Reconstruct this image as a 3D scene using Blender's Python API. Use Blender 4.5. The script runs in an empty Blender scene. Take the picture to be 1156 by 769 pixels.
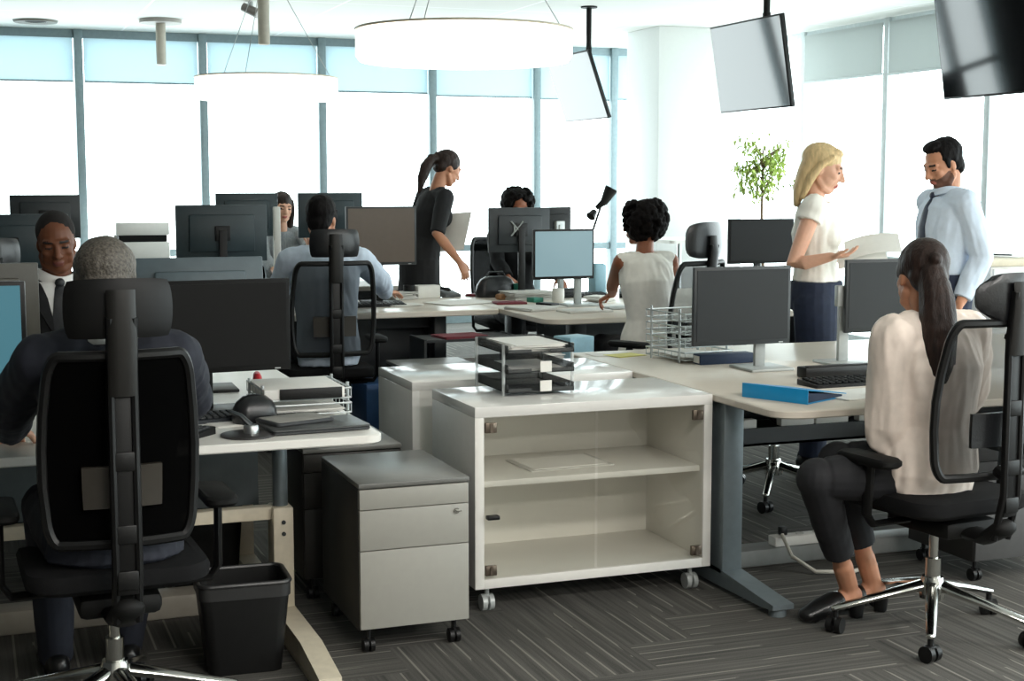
import bpy, bmesh, math, random
from mathutils import Vector, Matrix, Euler, noise as mnoise

# ------------------------------------------------------------------ camera, sky, light, exposure
S = bpy.context.scene
COL = S.collection
V = Vector
F, CX, CY, HZ, VX = 1640.0, 578.0, 384.5, 205.0, -40.0
PITCH = math.atan((CY - HZ) / F)
YAW = math.atan((CX - VX) * math.cos(PITCH) / F)
CAM = V((0, 0, 1.53))
FW = V((math.sin(YAW) * math.cos(PITCH), math.cos(YAW) * math.cos(PITCH), -math.sin(PITCH)))
RT = V((math.cos(YAW), -math.sin(YAW), 0))
UP = RT.cross(FW)
cam_data = bpy.data.cameras.new('camera')
cam_data.sensor_width = 36.0
cam_data.lens = F / 1156.0 * 36.0
cam_data.clip_end = 200
cam_data.dof.use_dof = False
cam = bpy.data.objects.new('camera', cam_data)
COL.objects.link(cam)
cam.matrix_world = Matrix.Translation(CAM) @ Matrix((RT, UP, -FW)).transposed().to_4x4()
S.camera = cam

EXPOSURE = 0.0
SKY = 7.0
S.view_settings.view_transform = 'Standard'
S.view_settings.look = 'None'
S.view_settings.exposure = EXPOSURE
S.view_settings.gamma = 1.0
S.view_settings.use_curve_mapping = False
S.cycles.max_bounces = 8
S.cycles.diffuse_bounces = 4
S.cycles.glossy_bounces = 4
S.cycles.transparent_max_bounces = 16
S.cycles.sample_clamp_indirect = 6.0
S.cycles.use_denoising = True
S.cycles.caustics_reflective = False
S.cycles.caustics_refractive = False

world = bpy.data.worlds.new('sky')
S.world = world
world.use_nodes = True
wn = world.node_tree
wn.nodes['Background'].inputs[0].default_value = (0.97, 0.99, 1.0, 1)
wn.nodes['Background'].inputs[1].default_value = SKY

ROOM = dict(x0=-5.0, x1=7.88, y0=-4.0, y1=14.95, h=3.0)

def area(name, loc, rot, sx, sy, power, color=(1, 1, 1), portal=False):
    l = bpy.data.lights.new(name, 'AREA')
    l.shape = 'RECTANGLE'
    l.size, l.size_y = sx, sy
    l.energy = power
    l.color = color
    if portal:
        l.cycles.is_portal = True
    o = bpy.data.objects.new(name, l)
    o.location = loc
    o.rotation_euler = rot
    COL.objects.link(o)
    return o
# daylight enters through the two window walls: portals guide the sky's light through them
area('window_portal_north', (2.96, 15.12, 1.5), (math.radians(-90), 0, 0), 9.9, 3.0, 1, portal=True)
area('window_portal_east', (8.05, 5.5, 1.5), (0, math.radians(90), 0), 3.0, 19, 1, portal=True)
# recessed ceiling panels over the aisle at the near end of the office (behind and above the camera)
PANEL_POWER = 80.0
PANEL_SPOTS = [(1.4, 0.6), (3.6, 0.6), (1.4, -1.8), (3.6, -1.8), (5.8, 2.2), (5.8, -0.6)]
for _x, _y in PANEL_SPOTS:
    area('panel_lamp', (_x, _y, 2.965), (0, 0, 0), 1.1, 0.5, PANEL_POWER, (1.0, 0.965, 0.92))

# ------------------------------------------------------------------ pixel helpers (photo frame 1156 x 769)
def ray(px, py):
    return FW + RT * ((px - CX) / F) + UP * ((CY - py) / F)
def gz(px, py, z):
    d = ray(px, py)
    return CAM + d * ((z - CAM.z) / d.z)
def gy(px, py, y):
    d = ray(px, py)
    return CAM + d * (y / d.y)

# ------------------------------------------------------------------ materials
def lin(c):
    def f(u):
        u = u / 255.0
        return u / 12.92 if u <= 0.04045 else ((u + 0.055) / 1.055) ** 2.4
    return (f(c[0]), f(c[1]), f(c[2]), 1.0)

MATS = {}
def mat(name, col, rough=0.5, metal=0.0, spec=0.5, var=0.06, vscale=30.0, bump=0.0, bscale=200.0, coat=0.0,
        stretch=None, sheen=0.0, sss=0.0):
    if name in MATS:
        return MATS[name]
    m = bpy.data.materials.new(name)
    m.use_nodes = True
    n, l = m.node_tree.nodes, m.node_tree.links
    p = n['Principled BSDF']
    p.inputs['Roughness'].default_value = rough
    p.inputs['Metallic'].default_value = metal
    p.inputs['Specular IOR Level'].default_value = spec
    p.inputs['Coat Weight'].default_value = coat
    p.inputs['Sheen Weight'].default_value = sheen
    if sss:
        p.inputs['Subsurface Weight'].default_value = sss
        p.inputs['Subsurface Radius'].default_value = (0.01, 0.004, 0.002)
    c = lin(col)
    tc = n.new('ShaderNodeTexCoord')
    mp = n.new('ShaderNodeMapping')
    l.new(tc.outputs['Object'], mp.inputs[0])
    if stretch:
        mp.inputs['Scale'].default_value = stretch
    nz = n.new('ShaderNodeTexNoise')
    nz.inputs['Scale'].default_value = vscale
    nz.inputs['Detail'].default_value = 4
    l.new(mp.outputs[0], nz.inputs['Vector'])
    rp = n.new('ShaderNodeValToRGB')
    rp.color_ramp.elements[0].position = 0.3
    rp.color_ramp.elements[1].position = 0.7
    rp.color_ramp.elements[0].color = tuple(max(0, v * (1 - var)) for v in c[:3]) + (1,)
    rp.color_ramp.elements[1].color = tuple(min(1, v * (1 + var)) for v in c[:3]) + (1,)
    l.new(nz.outputs['Fac'], rp.inputs[0])
    l.new(rp.outputs[0], p.inputs['Base Color'])
    if bump:
        nb = n.new('ShaderNodeTexNoise')
        nb.inputs['Scale'].default_value = bscale
        l.new(mp.outputs[0], nb.inputs['Vector'])
        bp = n.new('ShaderNodeBump')
        bp.inputs['Strength'].default_value = bump
        bp.inputs['Distance'].default_value = 0.004
        l.new(nb.outputs['Fac'], bp.inputs['Height'])
        l.new(bp.outputs[0], p.inputs['Normal'])
    MATS[name] = m
    return m

def emit_mat(name, col, strength, base=(240, 240, 235)):
    if name in MATS:
        return MATS[name]
    m = mat(name, base, 0.3, var=0.01)
    p = m.node_tree.nodes['Principled BSDF']
    p.inputs['Emission Color'].default_value = lin(col)
    p.inputs['Emission Strength'].default_value = strength
    return m

def see_through(name, col, opacity, rough=0.5, gloss=0.0, translucent=0.0):
    if name in MATS:
        return MATS[name]
    m = bpy.data.materials.new(name)
    m.use_nodes = True
    n, l = m.node_tree.nodes, m.node_tree.links
    n.remove(n['Principled BSDF'])
    out = n['Material Output']
    tr = n.new('ShaderNodeBsdfTransparent')
    mix = n.new('ShaderNodeMixShader')
    mix.inputs[0].default_value = opacity
    if gloss:
        b = n.new('ShaderNodeBsdfGlossy')
        b.inputs['Roughness'].default_value = rough
        b.inputs['Color'].default_value = lin(col)
        tr.inputs[0].default_value = lin(col)
        lw = n.new('ShaderNodeLayerWeight')
        lw.inputs['Blend'].default_value = 0.5
        pw = n.new('ShaderNodeMath')
        pw.operation = 'POWER'
        pw.inputs[1].default_value = 5.0
        l.new(lw.outputs['Facing'], pw.inputs[0])
        ma = n.new('ShaderNodeMath')
        ma.operation = 'MULTIPLY_ADD'
        ma.inputs[1].default_value = 0.9
        ma.inputs[2].default_value = 0.035
        l.new(pw.outputs[0], ma.inputs[0])
        l.new(ma.outputs[0], mix.inputs[0])
        l.new(tr.outputs[0], mix.inputs[1])
        l.new(b.outputs[0], mix.inputs[2])
    else:
        b = n.new('ShaderNodeBsdfDiffuse')
        b.inputs['Color'].default_value = lin(col)
        src = b.outputs[0]
        if translucent:
            t = n.new('ShaderNodeBsdfTranslucent')
            t.inputs['Color'].default_value = lin(col)
            m2 = n.new('ShaderNodeMixShader')
            m2.inputs[0].default_value = translucent
            l.new(b.outputs[0], m2.inputs[1])
            l.new(t.outputs[0], m2.inputs[2])
            src = m2.outputs[0]
        # fine weave modulates the opacity
        tc = n.new('ShaderNodeTexCoord')
        nz = n.new('ShaderNodeTexNoise')
        nz.inputs['Scale'].default_value = 60
        l.new(tc.outputs['Object'], nz.inputs['Vector'])
        mr = n.new('ShaderNodeMapRange')
        mr.inputs['To Min'].default_value = max(0, opacity - 0.012)
        mr.inputs['To Max'].default_value = min(1, opacity + 0.012)
        l.new(nz.outputs['Fac'], mr.inputs[0])
        l.new(mr.outputs[0], mix.inputs[0])
        l.new(tr.outputs[0], mix.inputs[1])
        l.new(src, mix.inputs[2])
    l.new(mix.outputs[0], out.inputs[0])
    MATS[name] = m
    return m

WHITE_LAC = mat('white_lacquer', (238, 236, 231), 0.16, spec=0.6, var=0.015)
WHITE_SIDE = mat('white_melamine', (234, 231, 224), 0.4, var=0.015)
DESK_TOP = mat('desk_laminate', (222, 212, 198), 0.32, var=0.03, vscale=6, stretch=(1, 12, 12))
DESK_EDGE = mat('desk_edge_band', (200, 186, 164), 0.45)
WHITE_DESK = mat('white_desk_laminate', (236, 233, 226), 0.35, var=0.02)
GREY_STEEL = mat('grey_painted_steel', (112, 122, 126), 0.4, metal=0.3)
DARK_STEEL = mat('dark_painted_steel', (42, 46, 48), 0.45)
CREAM_STEEL = mat('cream_painted_steel', (214, 204, 182), 0.45)
PED_GREY = mat('pedestal_light_grey', (158, 156, 148), 0.42, var=0.02)
PED_DARK = mat('pedestal_charcoal', (40, 38, 35), 0.5)
PED_TOP = mat('pedestal_top_grey', (108, 108, 104), 0.3)
BLACK_PL = mat('black_plastic', (17, 17, 17), 0.42, var=0.1, spec=0.35)
BLACK_MATTE = mat('black_matte_plastic', (13, 13, 12), 0.65, var=0.1, spec=0.25)
BLACK_FAB = mat('black_fabric', (20, 20, 21), 0.9, bump=0.3, bscale=400, spec=0.2)
LEATHER = mat('black_leather', (24, 25, 27), 0.3, bump=0.15, bscale=120, spec=0.6)
CHROME = mat('chrome', (205, 205, 200), 0.16, metal=1.0, var=0.02)
ALU = mat('brushed_aluminium', (176, 180, 180), 0.32, metal=0.9)
SILVER = mat('silver_plastic', (176, 180, 178), 0.4, metal=0.2)
PAPER = mat('paper_white', (238, 236, 230), 0.85, var=0.02)
PAPER_GREY = mat('paper_grey', (206, 204, 198), 0.85, var=0.05)
SCREEN_OFF = mat('screen_dark', (8, 8, 8), 0.45, spec=0.2, var=0.03)
SCREEN_GREY = mat('screen_charcoal', (28, 30, 31), 0.4, spec=0.3, var=0.03)
SCREEN_BROWN = mat('screen_brownish', (92, 80, 70), 0.35, var=0.03)  # dark screen; its brownish reflection is put into the base colour
MON_BACK = mat('monitor_back', (38, 44, 47), 0.42, var=0.05)
MON_TEAL = mat('monitor_back_teal', (36, 52, 57), 0.42, var=0.05)
SCREEN_TEAL = emit_mat('screen_lit_teal', (92, 152, 168), 0.55, (40, 60, 66))
SCREEN_PALE = emit_mat('screen_lit_pale_blue', (158, 192, 200), 0.6, (60, 72, 76))
BLUE = mat('blue_card', (22, 150, 210), 0.4, var=0.03)
NAVY_IN = mat('navy_card', (24, 44, 74), 0.6)
RED = mat('red_plastic', (190, 24, 40), 0.4)
MAROON = mat('maroon_card', (112, 30, 44), 0.6)
YELLOW = mat('yellow_card', (222, 216, 130), 0.7)
GREEN = mat('green_plastic', (50, 130, 110), 0.5)
PALEBLUE = mat('pale_blue_plastic', (150, 190, 206), 0.5)
MESH = see_through('chair_mesh_weave', (8, 8, 8), 0.94)
MESH_LIGHT = see_through('chair_mesh_sheer', (34, 36, 36), 0.45)
ACRYLIC = see_through('smoked_acrylic', (90, 92, 92), 0.75)
CLEAR = see_through('clear_acrylic', (235, 240, 240), 0.45)
GLASS = see_through('window_glass', (246, 252, 252), 0.1, rough=0.0, gloss=1.0)
DOOR_GLASS = see_through('cabinet_glass', (251, 251, 249), 0.1, rough=0.02, gloss=1.0)
CORK = mat('brown_card', (150, 112, 78), 0.8)

# ------------------------------------------------------------------ object helpers
def thing(name, label, cat, loc=(0, 0, 0), rz=0.0, group=None):
    o = bpy.data.objects.new(name, None)
    o.empty_display_size = 0.1
    COL.objects.link(o)
    o.location = loc
    o.rotation_euler = (0, 0, rz)
    o['label'] = label
    o['category'] = cat
    if group:
        o['group'] = group
    return o
def tag(o, label, cat, group=None):
    o['label'] = label
    o['category'] = cat
    if group:
        o['group'] = group
    return o
def copy_tree(o, parent=None):
    c = o.copy()
    COL.objects.link(c)
    if parent is not None:
        c.parent = parent
    for ch in o.children:
        copy_tree(ch, c)
    return c
def place_copy(o, loc, rz, label):
    c = copy_tree(o)
    c.location = loc
    c.rotation_euler = (0, 0, rz)
    c['label'] = label
    return c

class B:
    """collects shapes; build() links them as one mesh object"""
    def __init__(s):
        s.bm = bmesh.new()
        s.mi = 0
    def _mark(s, before):
        if s.mi:
            for f in s.bm.faces:
                if f not in before:
                    f.material_index = s.mi
    def box(s, c, size, bevel=0.0, rot=None, seg=2):
        n0 = len(s.bm.faces)
        m = Matrix.Translation(V(c))
        if rot is not None:
            m = m @ (Euler(rot).to_matrix().to_4x4() if not isinstance(rot, Matrix) else rot.to_4x4())
        m = m @ Matrix.Diagonal((size[0], size[1], size[2], 1))
        r = bmesh.ops.create_cube(s.bm, size=1.0, matrix=m)
        fs = set(f for v in r['verts'] for f in v.link_faces)
        if bevel > 0:
            bevel = min(bevel, 0.49 * min(size))
            es = list(set(e for v in r['verts'] for e in v.link_edges))
            rr = bmesh.ops.bevel(s.bm, geom=es, offset=bevel, segments=seg, affect='EDGES', profile=0.5)
            fs = set(rr['faces']) | set(f for f in fs if f.is_valid)
        for f in fs:
            f.material_index = s.mi
        return s
    def lohi(s, a, b, bevel=0.0):
        a, b = V(a), V(b)
        d = b - a
        return s.box((a + b) / 2, (abs(d.x), abs(d.y), abs(d.z)), bevel)
    def rings(s, rings, cap=True, closed=False):
        bm = s.bm
        vr = [[bm.verts.new(p) for p in r] for r in rings]
        n = len(rings[0])
        pairs = list(zip(vr[:-1], vr[1:]))
        if closed:
            pairs.append((vr[-1], vr[0]))
        for a, b in pairs:
            for i in range(n):
                j = (i + 1) % n
                f = bm.faces.new((a[i], a[j], b[j], b[i]))
                f.material_index = s.mi
        if cap and not closed:
            f = bm.faces.new(list(reversed(vr[0]))); f.material_index = s.mi
            f = bm.faces.new(vr[-1]); f.material_index = s.mi
        return s
    def tube(s, pts, radii, seg=10, rounded=False, up=None, closed=False):
        """tube along points; radii: number, or list of numbers / (a,b) pairs"""
        pts = [V(p) for p in pts]
        if not isinstance(radii, (list, tuple)):
            radii = [radii] * len(pts)
        elif len(radii) == 2 and len(pts) != 2 and not isinstance(radii[0], (list, tuple)):
            radii = [tuple(radii)] * len(pts)
        radii = [r if isinstance(r, (list, tuple)) else (r, r) for r in radii]
        if rounded:
            d0 = (pts[0] - pts[1]).normalized()
            d1 = (pts[-1] - pts[-2]).normalized()
            r0, r1 = radii[0], radii[-1]
            pre, prr, post, por = [], [], [], []
            for a in (80, 55, 28):
                k, c = math.sin(math.radians(a)), math.cos(math.radians(a))
                pre.append(pts[0] + d0 * (min(r0) * k)); prr.append((r0[0] * c, r0[1] * c))
            for a in (28, 55, 80):
                k, c = math.sin(math.radians(a)), math.cos(math.radians(a))
                post.append(pts[-1] + d1 * (min(r1) * k)); por.append((r1[0] * c, r1[1] * c))
            pts = pre + pts + post
            radii = prr + radii + por
        n = len(pts)
        tang = []
        for i in range(n):
            if closed:
                t = pts[(i + 1) % n] - pts[(i - 1) % n]
            else:
                t = pts[min(i + 1, n - 1)] - pts[max(i - 1, 0)]
            tang.append(t.normalized())
        ref = V(up) if up is not None else (V((0, 0, 1)) if abs(tang[0].z) < 0.9 else V((0, 1, 0)))
        rr = []
        u = None
        for i in range(n):
            t = tang[i]
            if u is None or up is not None:
                u = ref - t * ref.dot(t)
            else:
                u = u - t * u.dot(t)
            if u.length < 1e-5:
                u = t.orthogonal()
            u.normalize()
            w = t.cross(u)
            a, b = radii[i]
            rr.append([pts[i] + w * (a * math.cos(2 * math.pi * k / seg)) + u * (b * math.sin(2 * math.pi * k / seg)) for k in range(seg)])
        return s.rings(rr, cap=True, closed=closed)
    def cyl(s, p0, p1, r0, r1=None, seg=16):
        return s.tube([p0, p1], [r0, r0 if r1 is None else r1], seg)
    def lathe(s, prof, c=(0, 0, 0), seg=24, cap=True):
        c = V(c)
        rr = [[c + V((r * math.cos(2 * math.pi * k / seg), r * math.sin(2 * math.pi * k / seg), z)) for k in range(seg)] for r, z in prof]
        return s.rings(rr, cap=cap)
    def ell(s, c, r, rot=None, u=16, v=10):
        m = Matrix.Translation(V(c))
        if rot is not None:
            m = m @ (rot.to_4x4() if isinstance(rot, Matrix) else Euler(rot).to_matrix().to_4x4())
        m = m @ Matrix.Diagonal((r[0], r[1], r[2], 1))
        rr = []
        for j in range(1, v):
            a = math.pi * j / v
            rr.append([m @ V((math.sin(a) * math.cos(2 * math.pi * k / u), math.sin(a) * math.sin(2 * math.pi * k / u), -math.cos(a))) for k in range(u)])
        bm = s.bm
        vr = [[bm.verts.new(p) for p in r_] for r_ in rr]
        b0, b1 = bm.verts.new(m @ V((0, 0, -1))), bm.verts.new(m @ V((0, 0, 1)))
        fs = []
        for k in range(u):
            q = (k + 1) % u
            fs.append(bm.faces.new((b0, vr[0][q], vr[0][k])))
            fs.append(bm.faces.new((b1, vr[-1][k], vr[-1][q])))
            for j in range(v - 2):
                fs.append(bm.faces.new((vr[j][k], vr[j][q], vr[j + 1][q], vr[j + 1][k])))
        for f in fs:
            f.material_index = s.mi
        return s
    def prism(s, outline, z0, z1):
        """outline: list of (x,y) counter-clockwise; extruded z0..z1"""
        return s.rings([[V((x, y, z0)) for x, y in outline], [V((x, y, z1)) for x, y in outline]])
    def grid(s, fn, nu, nv, thick=0.0):
        """surface fn(u,v)->point, with thickness along its normal"""
        P = [[V(fn(i / nu, j / nv)) for j in range(nv + 1)] for i in range(nu + 1)]
        def nrm(i, j):
            a = P[min(i + 1, nu)][j] - P[max(i - 1, 0)][j]
            b = P[i][min(j + 1, nv)] - P[i][max(j - 1, 0)]
            return a.cross(b).normalized()
        top = [[s.bm.verts.new(P[i][j] + nrm(i, j) * thick / 2) for j in range(nv + 1)] for i in range(nu + 1)]
        fs = []
        if thick:
            bot = [[s.bm.verts.new(P[i][j] - nrm(i, j) * thick / 2) for j in range(nv + 1)] for i in range(nu + 1)]
        for i in range(nu):
            for j in range(nv):
                fs.append(s.bm.faces.new((top[i][j], top[i + 1][j], top[i + 1][j + 1], top[i][j + 1])))
                if thick:
                    fs.append(s.bm.faces.new((bot[i][j], bot[i][j + 1], bot[i + 1][j + 1], bot[i + 1][j])))
        if thick:
            for i in range(nu):
                fs.append(s.bm.faces.new((top[i][0], bot[i][0], bot[i + 1][0], top[i + 1][0])))
                fs.append(s.bm.faces.new((top[i][nv], top[i + 1][nv], bot[i + 1][nv], bot[i][nv])))
            for j in range(nv):
                fs.append(s.bm.faces.new((top[0][j], top[0][j + 1], bot[0][j + 1], bot[0][j])))
                fs.append(s.bm.faces.new((top[nu][j], bot[nu][j], bot[nu][j + 1], top[nu][j + 1])))
        for f in fs:
            f.material_index = s.mi
        return s
    def move(s, off):
        bmesh.ops.translate(s.bm, verts=s.bm.verts, vec=V(off))
        return s
    def xform(s, m):
        bmesh.ops.transform(s.bm, matrix=m, verts=s.bm.verts)
        return s
    def build(s, name, mats, parent=None, loc=None, sharp=40):
        me = bpy.data.meshes.new(name)
        bmesh.ops.recalc_face_normals(s.bm, faces=s.bm.faces)
        s.bm.to_mesh(me)
        s.bm.free()
        for m in (mats if isinstance(mats, (list, tuple)) else [mats]):
            me.materials.append(m)
        for p in me.polygons:
            p.use_smooth = True
        me.set_sharp_from_angle(angle=math.radians(sharp))
        o = bpy.data.objects.new(name, me)
        COL.objects.link(o)
        if parent is not None:
            o.parent = parent
        if loc is not None:
            o.location = loc
        return o

def struct(name, b, m, parent=None):
    o = b.build(name, m, parent)
    if parent is None:
        o['kind'] = 'structure'
    return o

def rrect(x0, y0, x1, y1, r, n=6):
    """rounded rectangle outline; r: one radius or (bl, br, tr, tl)"""
    rs = r if isinstance(r, (list, tuple)) else (r, r, r, r)
    pts = []
    for (cx, cy, a0, q) in ((x0, y0, 180, rs[0]), (x1, y0, 270, rs[1]), (x1, y1, 0, rs[2]), (x0, y1, 90, rs[3])):
        ox = cx + (q if cx == x0 else -q)
        oy = cy + (q if cy == y0 else -q)
        if q <= 1e-6:
            pts.append((cx, cy))
            continue
        for k in range(n + 1):
            a = math.radians(a0 + 90 * k / n)
            pts.append((ox + q * math.cos(a), oy + q * math.sin(a)))
    return pts

# ------------------------------------------------------------------ floor, ceiling, walls, windows
def carpet():
    m = bpy.data.materials.new('herringbone_carpet')
    m.use_nodes = True
    n, l = m.node_tree.nodes, m.node_tree.links
    p = n['Principled BSDF']
    p.inputs['Roughness'].default_value = 0.95
    p.inputs['Specular IOR Level'].default_value = 0.15
    tc = n.new('ShaderNodeTexCoord')
    sx = n.new('ShaderNodeSeparateXYZ')
    l.new(tc.outputs['Object'], sx.inputs[0])
    def M(op, a, b=None, c=None):
        q = n.new('ShaderNodeMath')
        q.operation = op
        for i, v in enumerate((a, b, c)):
            if v is None:
                continue
            if isinstance(v, (int, float)):
                q.inputs[i].default_value = v
            else:
                l.new(v, q.inputs[i])
        return q.outputs[0]
    Wd, R = 0.25, 4
    i = M('FLOOR', M('DIVIDE', sx.outputs[0], Wd))
    j = M('FLOOR', M('DIVIDE', sx.outputs[1], Wd))
    k = M('FLOORED_MODULO', M('SUBTRACT', i, j), 2 * R)
    horiz = M('LESS_THAN', k, R - 0.5)
    def streak(sxv, syv):
        mp = n.new('ShaderNodeMapping')
        mp.inputs['Scale'].default_value = (sxv, syv, 1)
        l.new(tc.outputs['Object'], mp.inputs[0])
        z = n.new('ShaderNodeTexNoise')
        z.inputs['Scale'].default_value = 1.0
        z.inputs['Detail'].default_value = 3
        l.new(mp.outputs[0], z.inputs['Vector'])
        return z.outputs['Fac']
    def mixf(a, b):
        q = n.new('ShaderNodeMix')
        q.data_type = 'FLOAT'
        l.new(horiz, q.inputs[0])
        l.new(a, q.inputs[2]); l.new(b, q.inputs[3])
        return q.outputs[0]
    st = mixf(streak(60, 1.6), streak(1.6, 60))
    # pale threads run along each plank
    fx = M('FRACT', M('DIVIDE', sx.outputs[0], 0.0625))
    fy = M('FRACT', M('DIVIDE', sx.outputs[1], 0.0625))
    def thin(fr):
        return M('LESS_THAN', M('ABSOLUTE', M('SUBTRACT', fr, 0.5)), 0.06)
    th = mixf(thin(fx), thin(fy))
    long = mixf(streak(9, 1.1), streak(1.1, 9))
    th = M('MULTIPLY', th, M('GREATER_THAN', long, 0.5))
    gr = n.new('ShaderNodeTexNoise')
    gr.inputs['Scale'].default_value = 260
    l.new(tc.outputs['Object'], gr.inputs['Vector'])
    fac = M('ADD', M('MULTIPLY', st, 0.75), M('MULTIPLY', gr.outputs['Fac'], 0.35))
    rp = n.new('ShaderNodeValToRGB')
    rp.color_ramp.elements[0].position = 0.36
    rp.color_ramp.elements[1].position = 0.76
    rp.color_ramp.elements[0].color = lin((64, 63, 61))
    rp.color_ramp.elements[1].color = lin((104, 102, 97))
    l.new(fac, rp.inputs[0])
    mx = n.new('ShaderNodeMix')
    mx.data_type = 'RGBA'
    l.new(M('MULTIPLY', th, 0.6), mx.inputs[0])
    l.new(rp.outputs[0], mx.inputs[6])
    mx.inputs[7].default_value = lin((150, 146, 138))
    l.new(mx.outputs[2], p.inputs['Base Color'])
    bp = n.new('ShaderNodeBump')
    bp.inputs['Strength'].default_value = 0.5
    bp.inputs['Distance'].default_value = 0.004
    l.new(fac, bp.inputs['Height'])
    l.new(bp.outputs[0], p.inputs['Normal'])
    return m

def ceiling_mat():
    m = bpy.data.materials.new('ceiling_planks')
    m.use_nodes = True
    n, l = m.node_tree.nodes, m.node_tree.links
    p = n['Principled BSDF']
    p.inputs['Roughness'].default_value = 0.8
    tc = n.new('ShaderNodeTexCoord')
    br = n.new('ShaderNodeTexBrick')
    br.offset = 0.0
    br.inputs['Scale'].default_value = 1.0
    br.inputs['Brick Width'].default_value = 1.5
    br.inputs['Row Height'].default_value = 1.5
    br.inputs['Mortar Size'].default_value = 0.012
    br.inputs['Color1'].default_value = lin((232, 233, 228))
    br.inputs['Color2'].default_value = lin((229, 231, 227))
    br.inputs['Mortar'].default_value = lin((250, 250, 250))
    l.new(tc.outputs['Object'], br.inputs['Vector'])
    l.new(br.outputs['Color'], p.inputs['Base Color'])
    return m

R = ROOM
struct('floor', B().lohi((R['x0'], R['y0'], -0.12), (R['x1'] + 0.2, R['y1'] + 0.2, 0)), carpet())
struct('ceiling', B().lohi((R['x0'], R['y0'], 3.0), (R['x1'] + 0.2, R['y1'] + 0.2, 3.15)), ceiling_mat())
WALL = mat('wall_paint', (214, 212, 206), 0.8, var=0.02)
WALL_DARK = mat('wall_paint_charcoal', (70, 70, 70), 0.8, var=0.02)
struct('wall_left', B().lohi((R['x0'] - 0.15, R['y0'], 0), (R['x0'], R['y1'] + 0.2, 3.0)), WALL_DARK)
struct('wall_back', B().lohi((R['x0'], R['y1'], 0), (-1.99, R['y1'] + 0.2, 3.0)), WALL_DARK)
struct('wall_near', B().lohi((R['x0'], R['y0'] - 0.15, 0), (R['x1'] + 0.2, R['y0'], 3.0)), WALL)
MULL = mat('window_mullion_grey', (134, 151, 156), 0.5, metal=0.2)
MULL_R = mat('window_mullion_pale', (196, 204, 206), 0.5)
BLIND_N = see_through('blind_pale_blue', (197, 212, 217), 0.985, translucent=0.6)
BLIND_E = see_through('blind_grey', (190, 195, 194), 0.985, translucent=0.35)

# far window wall: one window per bay, with frame, pane and roller blind
bx = [-1.95, -1.3, -0.12, 1.083, 2.279, 3.492, 4.687, 5.878, 6.80, 7.88]
for k in range(len(bx) - 1):
    a, c = bx[k], bx[k + 1]
    y = 14.95
    w = struct('window_%d' % (k + 1), B().lohi((a - 0.04, y - 0.06, 0), (a + 0.04, y + 0.08, 3.0), 0.006)
               .lohi((a + 0.04, y - 0.02, 2.92), (c - 0.04, y + 0.06, 3.0)).lohi((a + 0.04, y - 0.02, 0), (c - 0.04, y + 0.06, 0.08))
               .lohi((a + 0.04, y - 0.03, 0.78), (c - 0.04, y + 0.06, 0.85)), MULL)
    g = B().lohi((a + 0.04, y + 0.015, 0.08), (c - 0.04, y + 0.022, 0.78)).lohi((a + 0.04, y + 0.015, 0.85), (c - 0.04, y + 0.022, 2.92))
    g.build('pane', GLASS, w)
    drop = [2.5, 2.5, 2.5, 2.50, 2.47, 2.46, 2.44, 2.43, 2.44][k]
    bl = B().lohi((a + 0.05, y - 0.012, drop), (c - 0.05, y - 0.008, 2.93))
    o = bl.build('roller_blind', BLIND_N, w)
    B().cyl((a + 0.05, y - 0.01, drop), (c - 0.05, y - 0.01, drop), 0.009, seg=8).build('blind_bar', MULL, o)
# right-hand window wall
by = [14.95, 14.122, 12.70, 11.29, 9.87, 8.45, 7.03, 5.61, 4.19, 2.77, 1.35, -0.07, -1.5, -2.9, -4.0]
for k in range(len(by) - 1):
    c, a = by[k], by[k + 1]
    x = 7.88
    w = struct('window_%d' % (k + 20), B().lohi((x - 0.05, c - 0.035, 0), (x + 0.08, c + 0.035, 3.0), 0.006)
               .lohi((x - 0.02, a + 0.035, 2.94), (x + 0.06, c - 0.035, 3.0)).lohi((x - 0.02, a + 0.035, 0), (x + 0.06, c - 0.035, 0.08))
               .lohi((x - 0.03, a + 0.035, 0.78), (x + 0.06, c - 0.035, 0.85)), MULL_R)
    B().lohi((x + 0.015, a + 0.035, 0.08), (x + 0.022, c - 0.035, 0.78)).lohi((x + 0.015, a + 0.035, 0.85), (x + 0.022, c - 0.035, 2.94)).build('pane', GLASS, w)
    drop = [2.5, 2.5, 2.5, 2.49, 2.5, 2.5, 2.5, 2.5, 2.5, 2.5, 2.5, 2.5, 2.5, 2.5][k]
    if k in (0, 1):
        continue
    o = B().lohi((x - 0.05, a + 0.05, drop), (x - 0.045, c - 0.05, 2.96)).build('roller_blind', BLIND_E, w)
    B().cyl((x - 0.048, a + 0.05, drop), (x - 0.048, c - 0.05, drop), 0.012, seg=8).build('blind_bar', MULL_R, o)
# square column near the corner
struct('column_1', B().lohi((6.22, 12.63, 0), (7.10, 13.35, 3.0), 0.01), mat('column_paint', (236, 238, 236), 0.6, var=0.01))

# ------------------------------------------------------------------ furniture builders
def slab(outline, z0, z1, bev=0.004):
    b = B()
    def off(d):
        cx = sum(p[0] for p in outline) / len(outline); cy = sum(p[1] for p in outline) / len(outline)
        return [(x - d * (1 if x > cx else -1), y - d * (1 if y > cy else -1)) for x, y in outline]
    o2 = off(bev)
    b.rings([[V((x, y, z0)) for x, y in o2], [V((x, y, z0 + bev)) for x, y in outline],
             [V((x, y, z1 - bev)) for x, y in outline], [V((x, y, z1)) for x, y in o2]])
    return b

def cable_net(b, p0, p1, n=9, amp=0.03):
    pts = []
    for i in range(n):
        t = i / (n - 1)
        p = V(p0).lerp(V(p1), t)
        p.z -= amp * math.sin(math.pi * t)
        pts.append(p)
    b.tube(pts, 0.006, 6)

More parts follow.
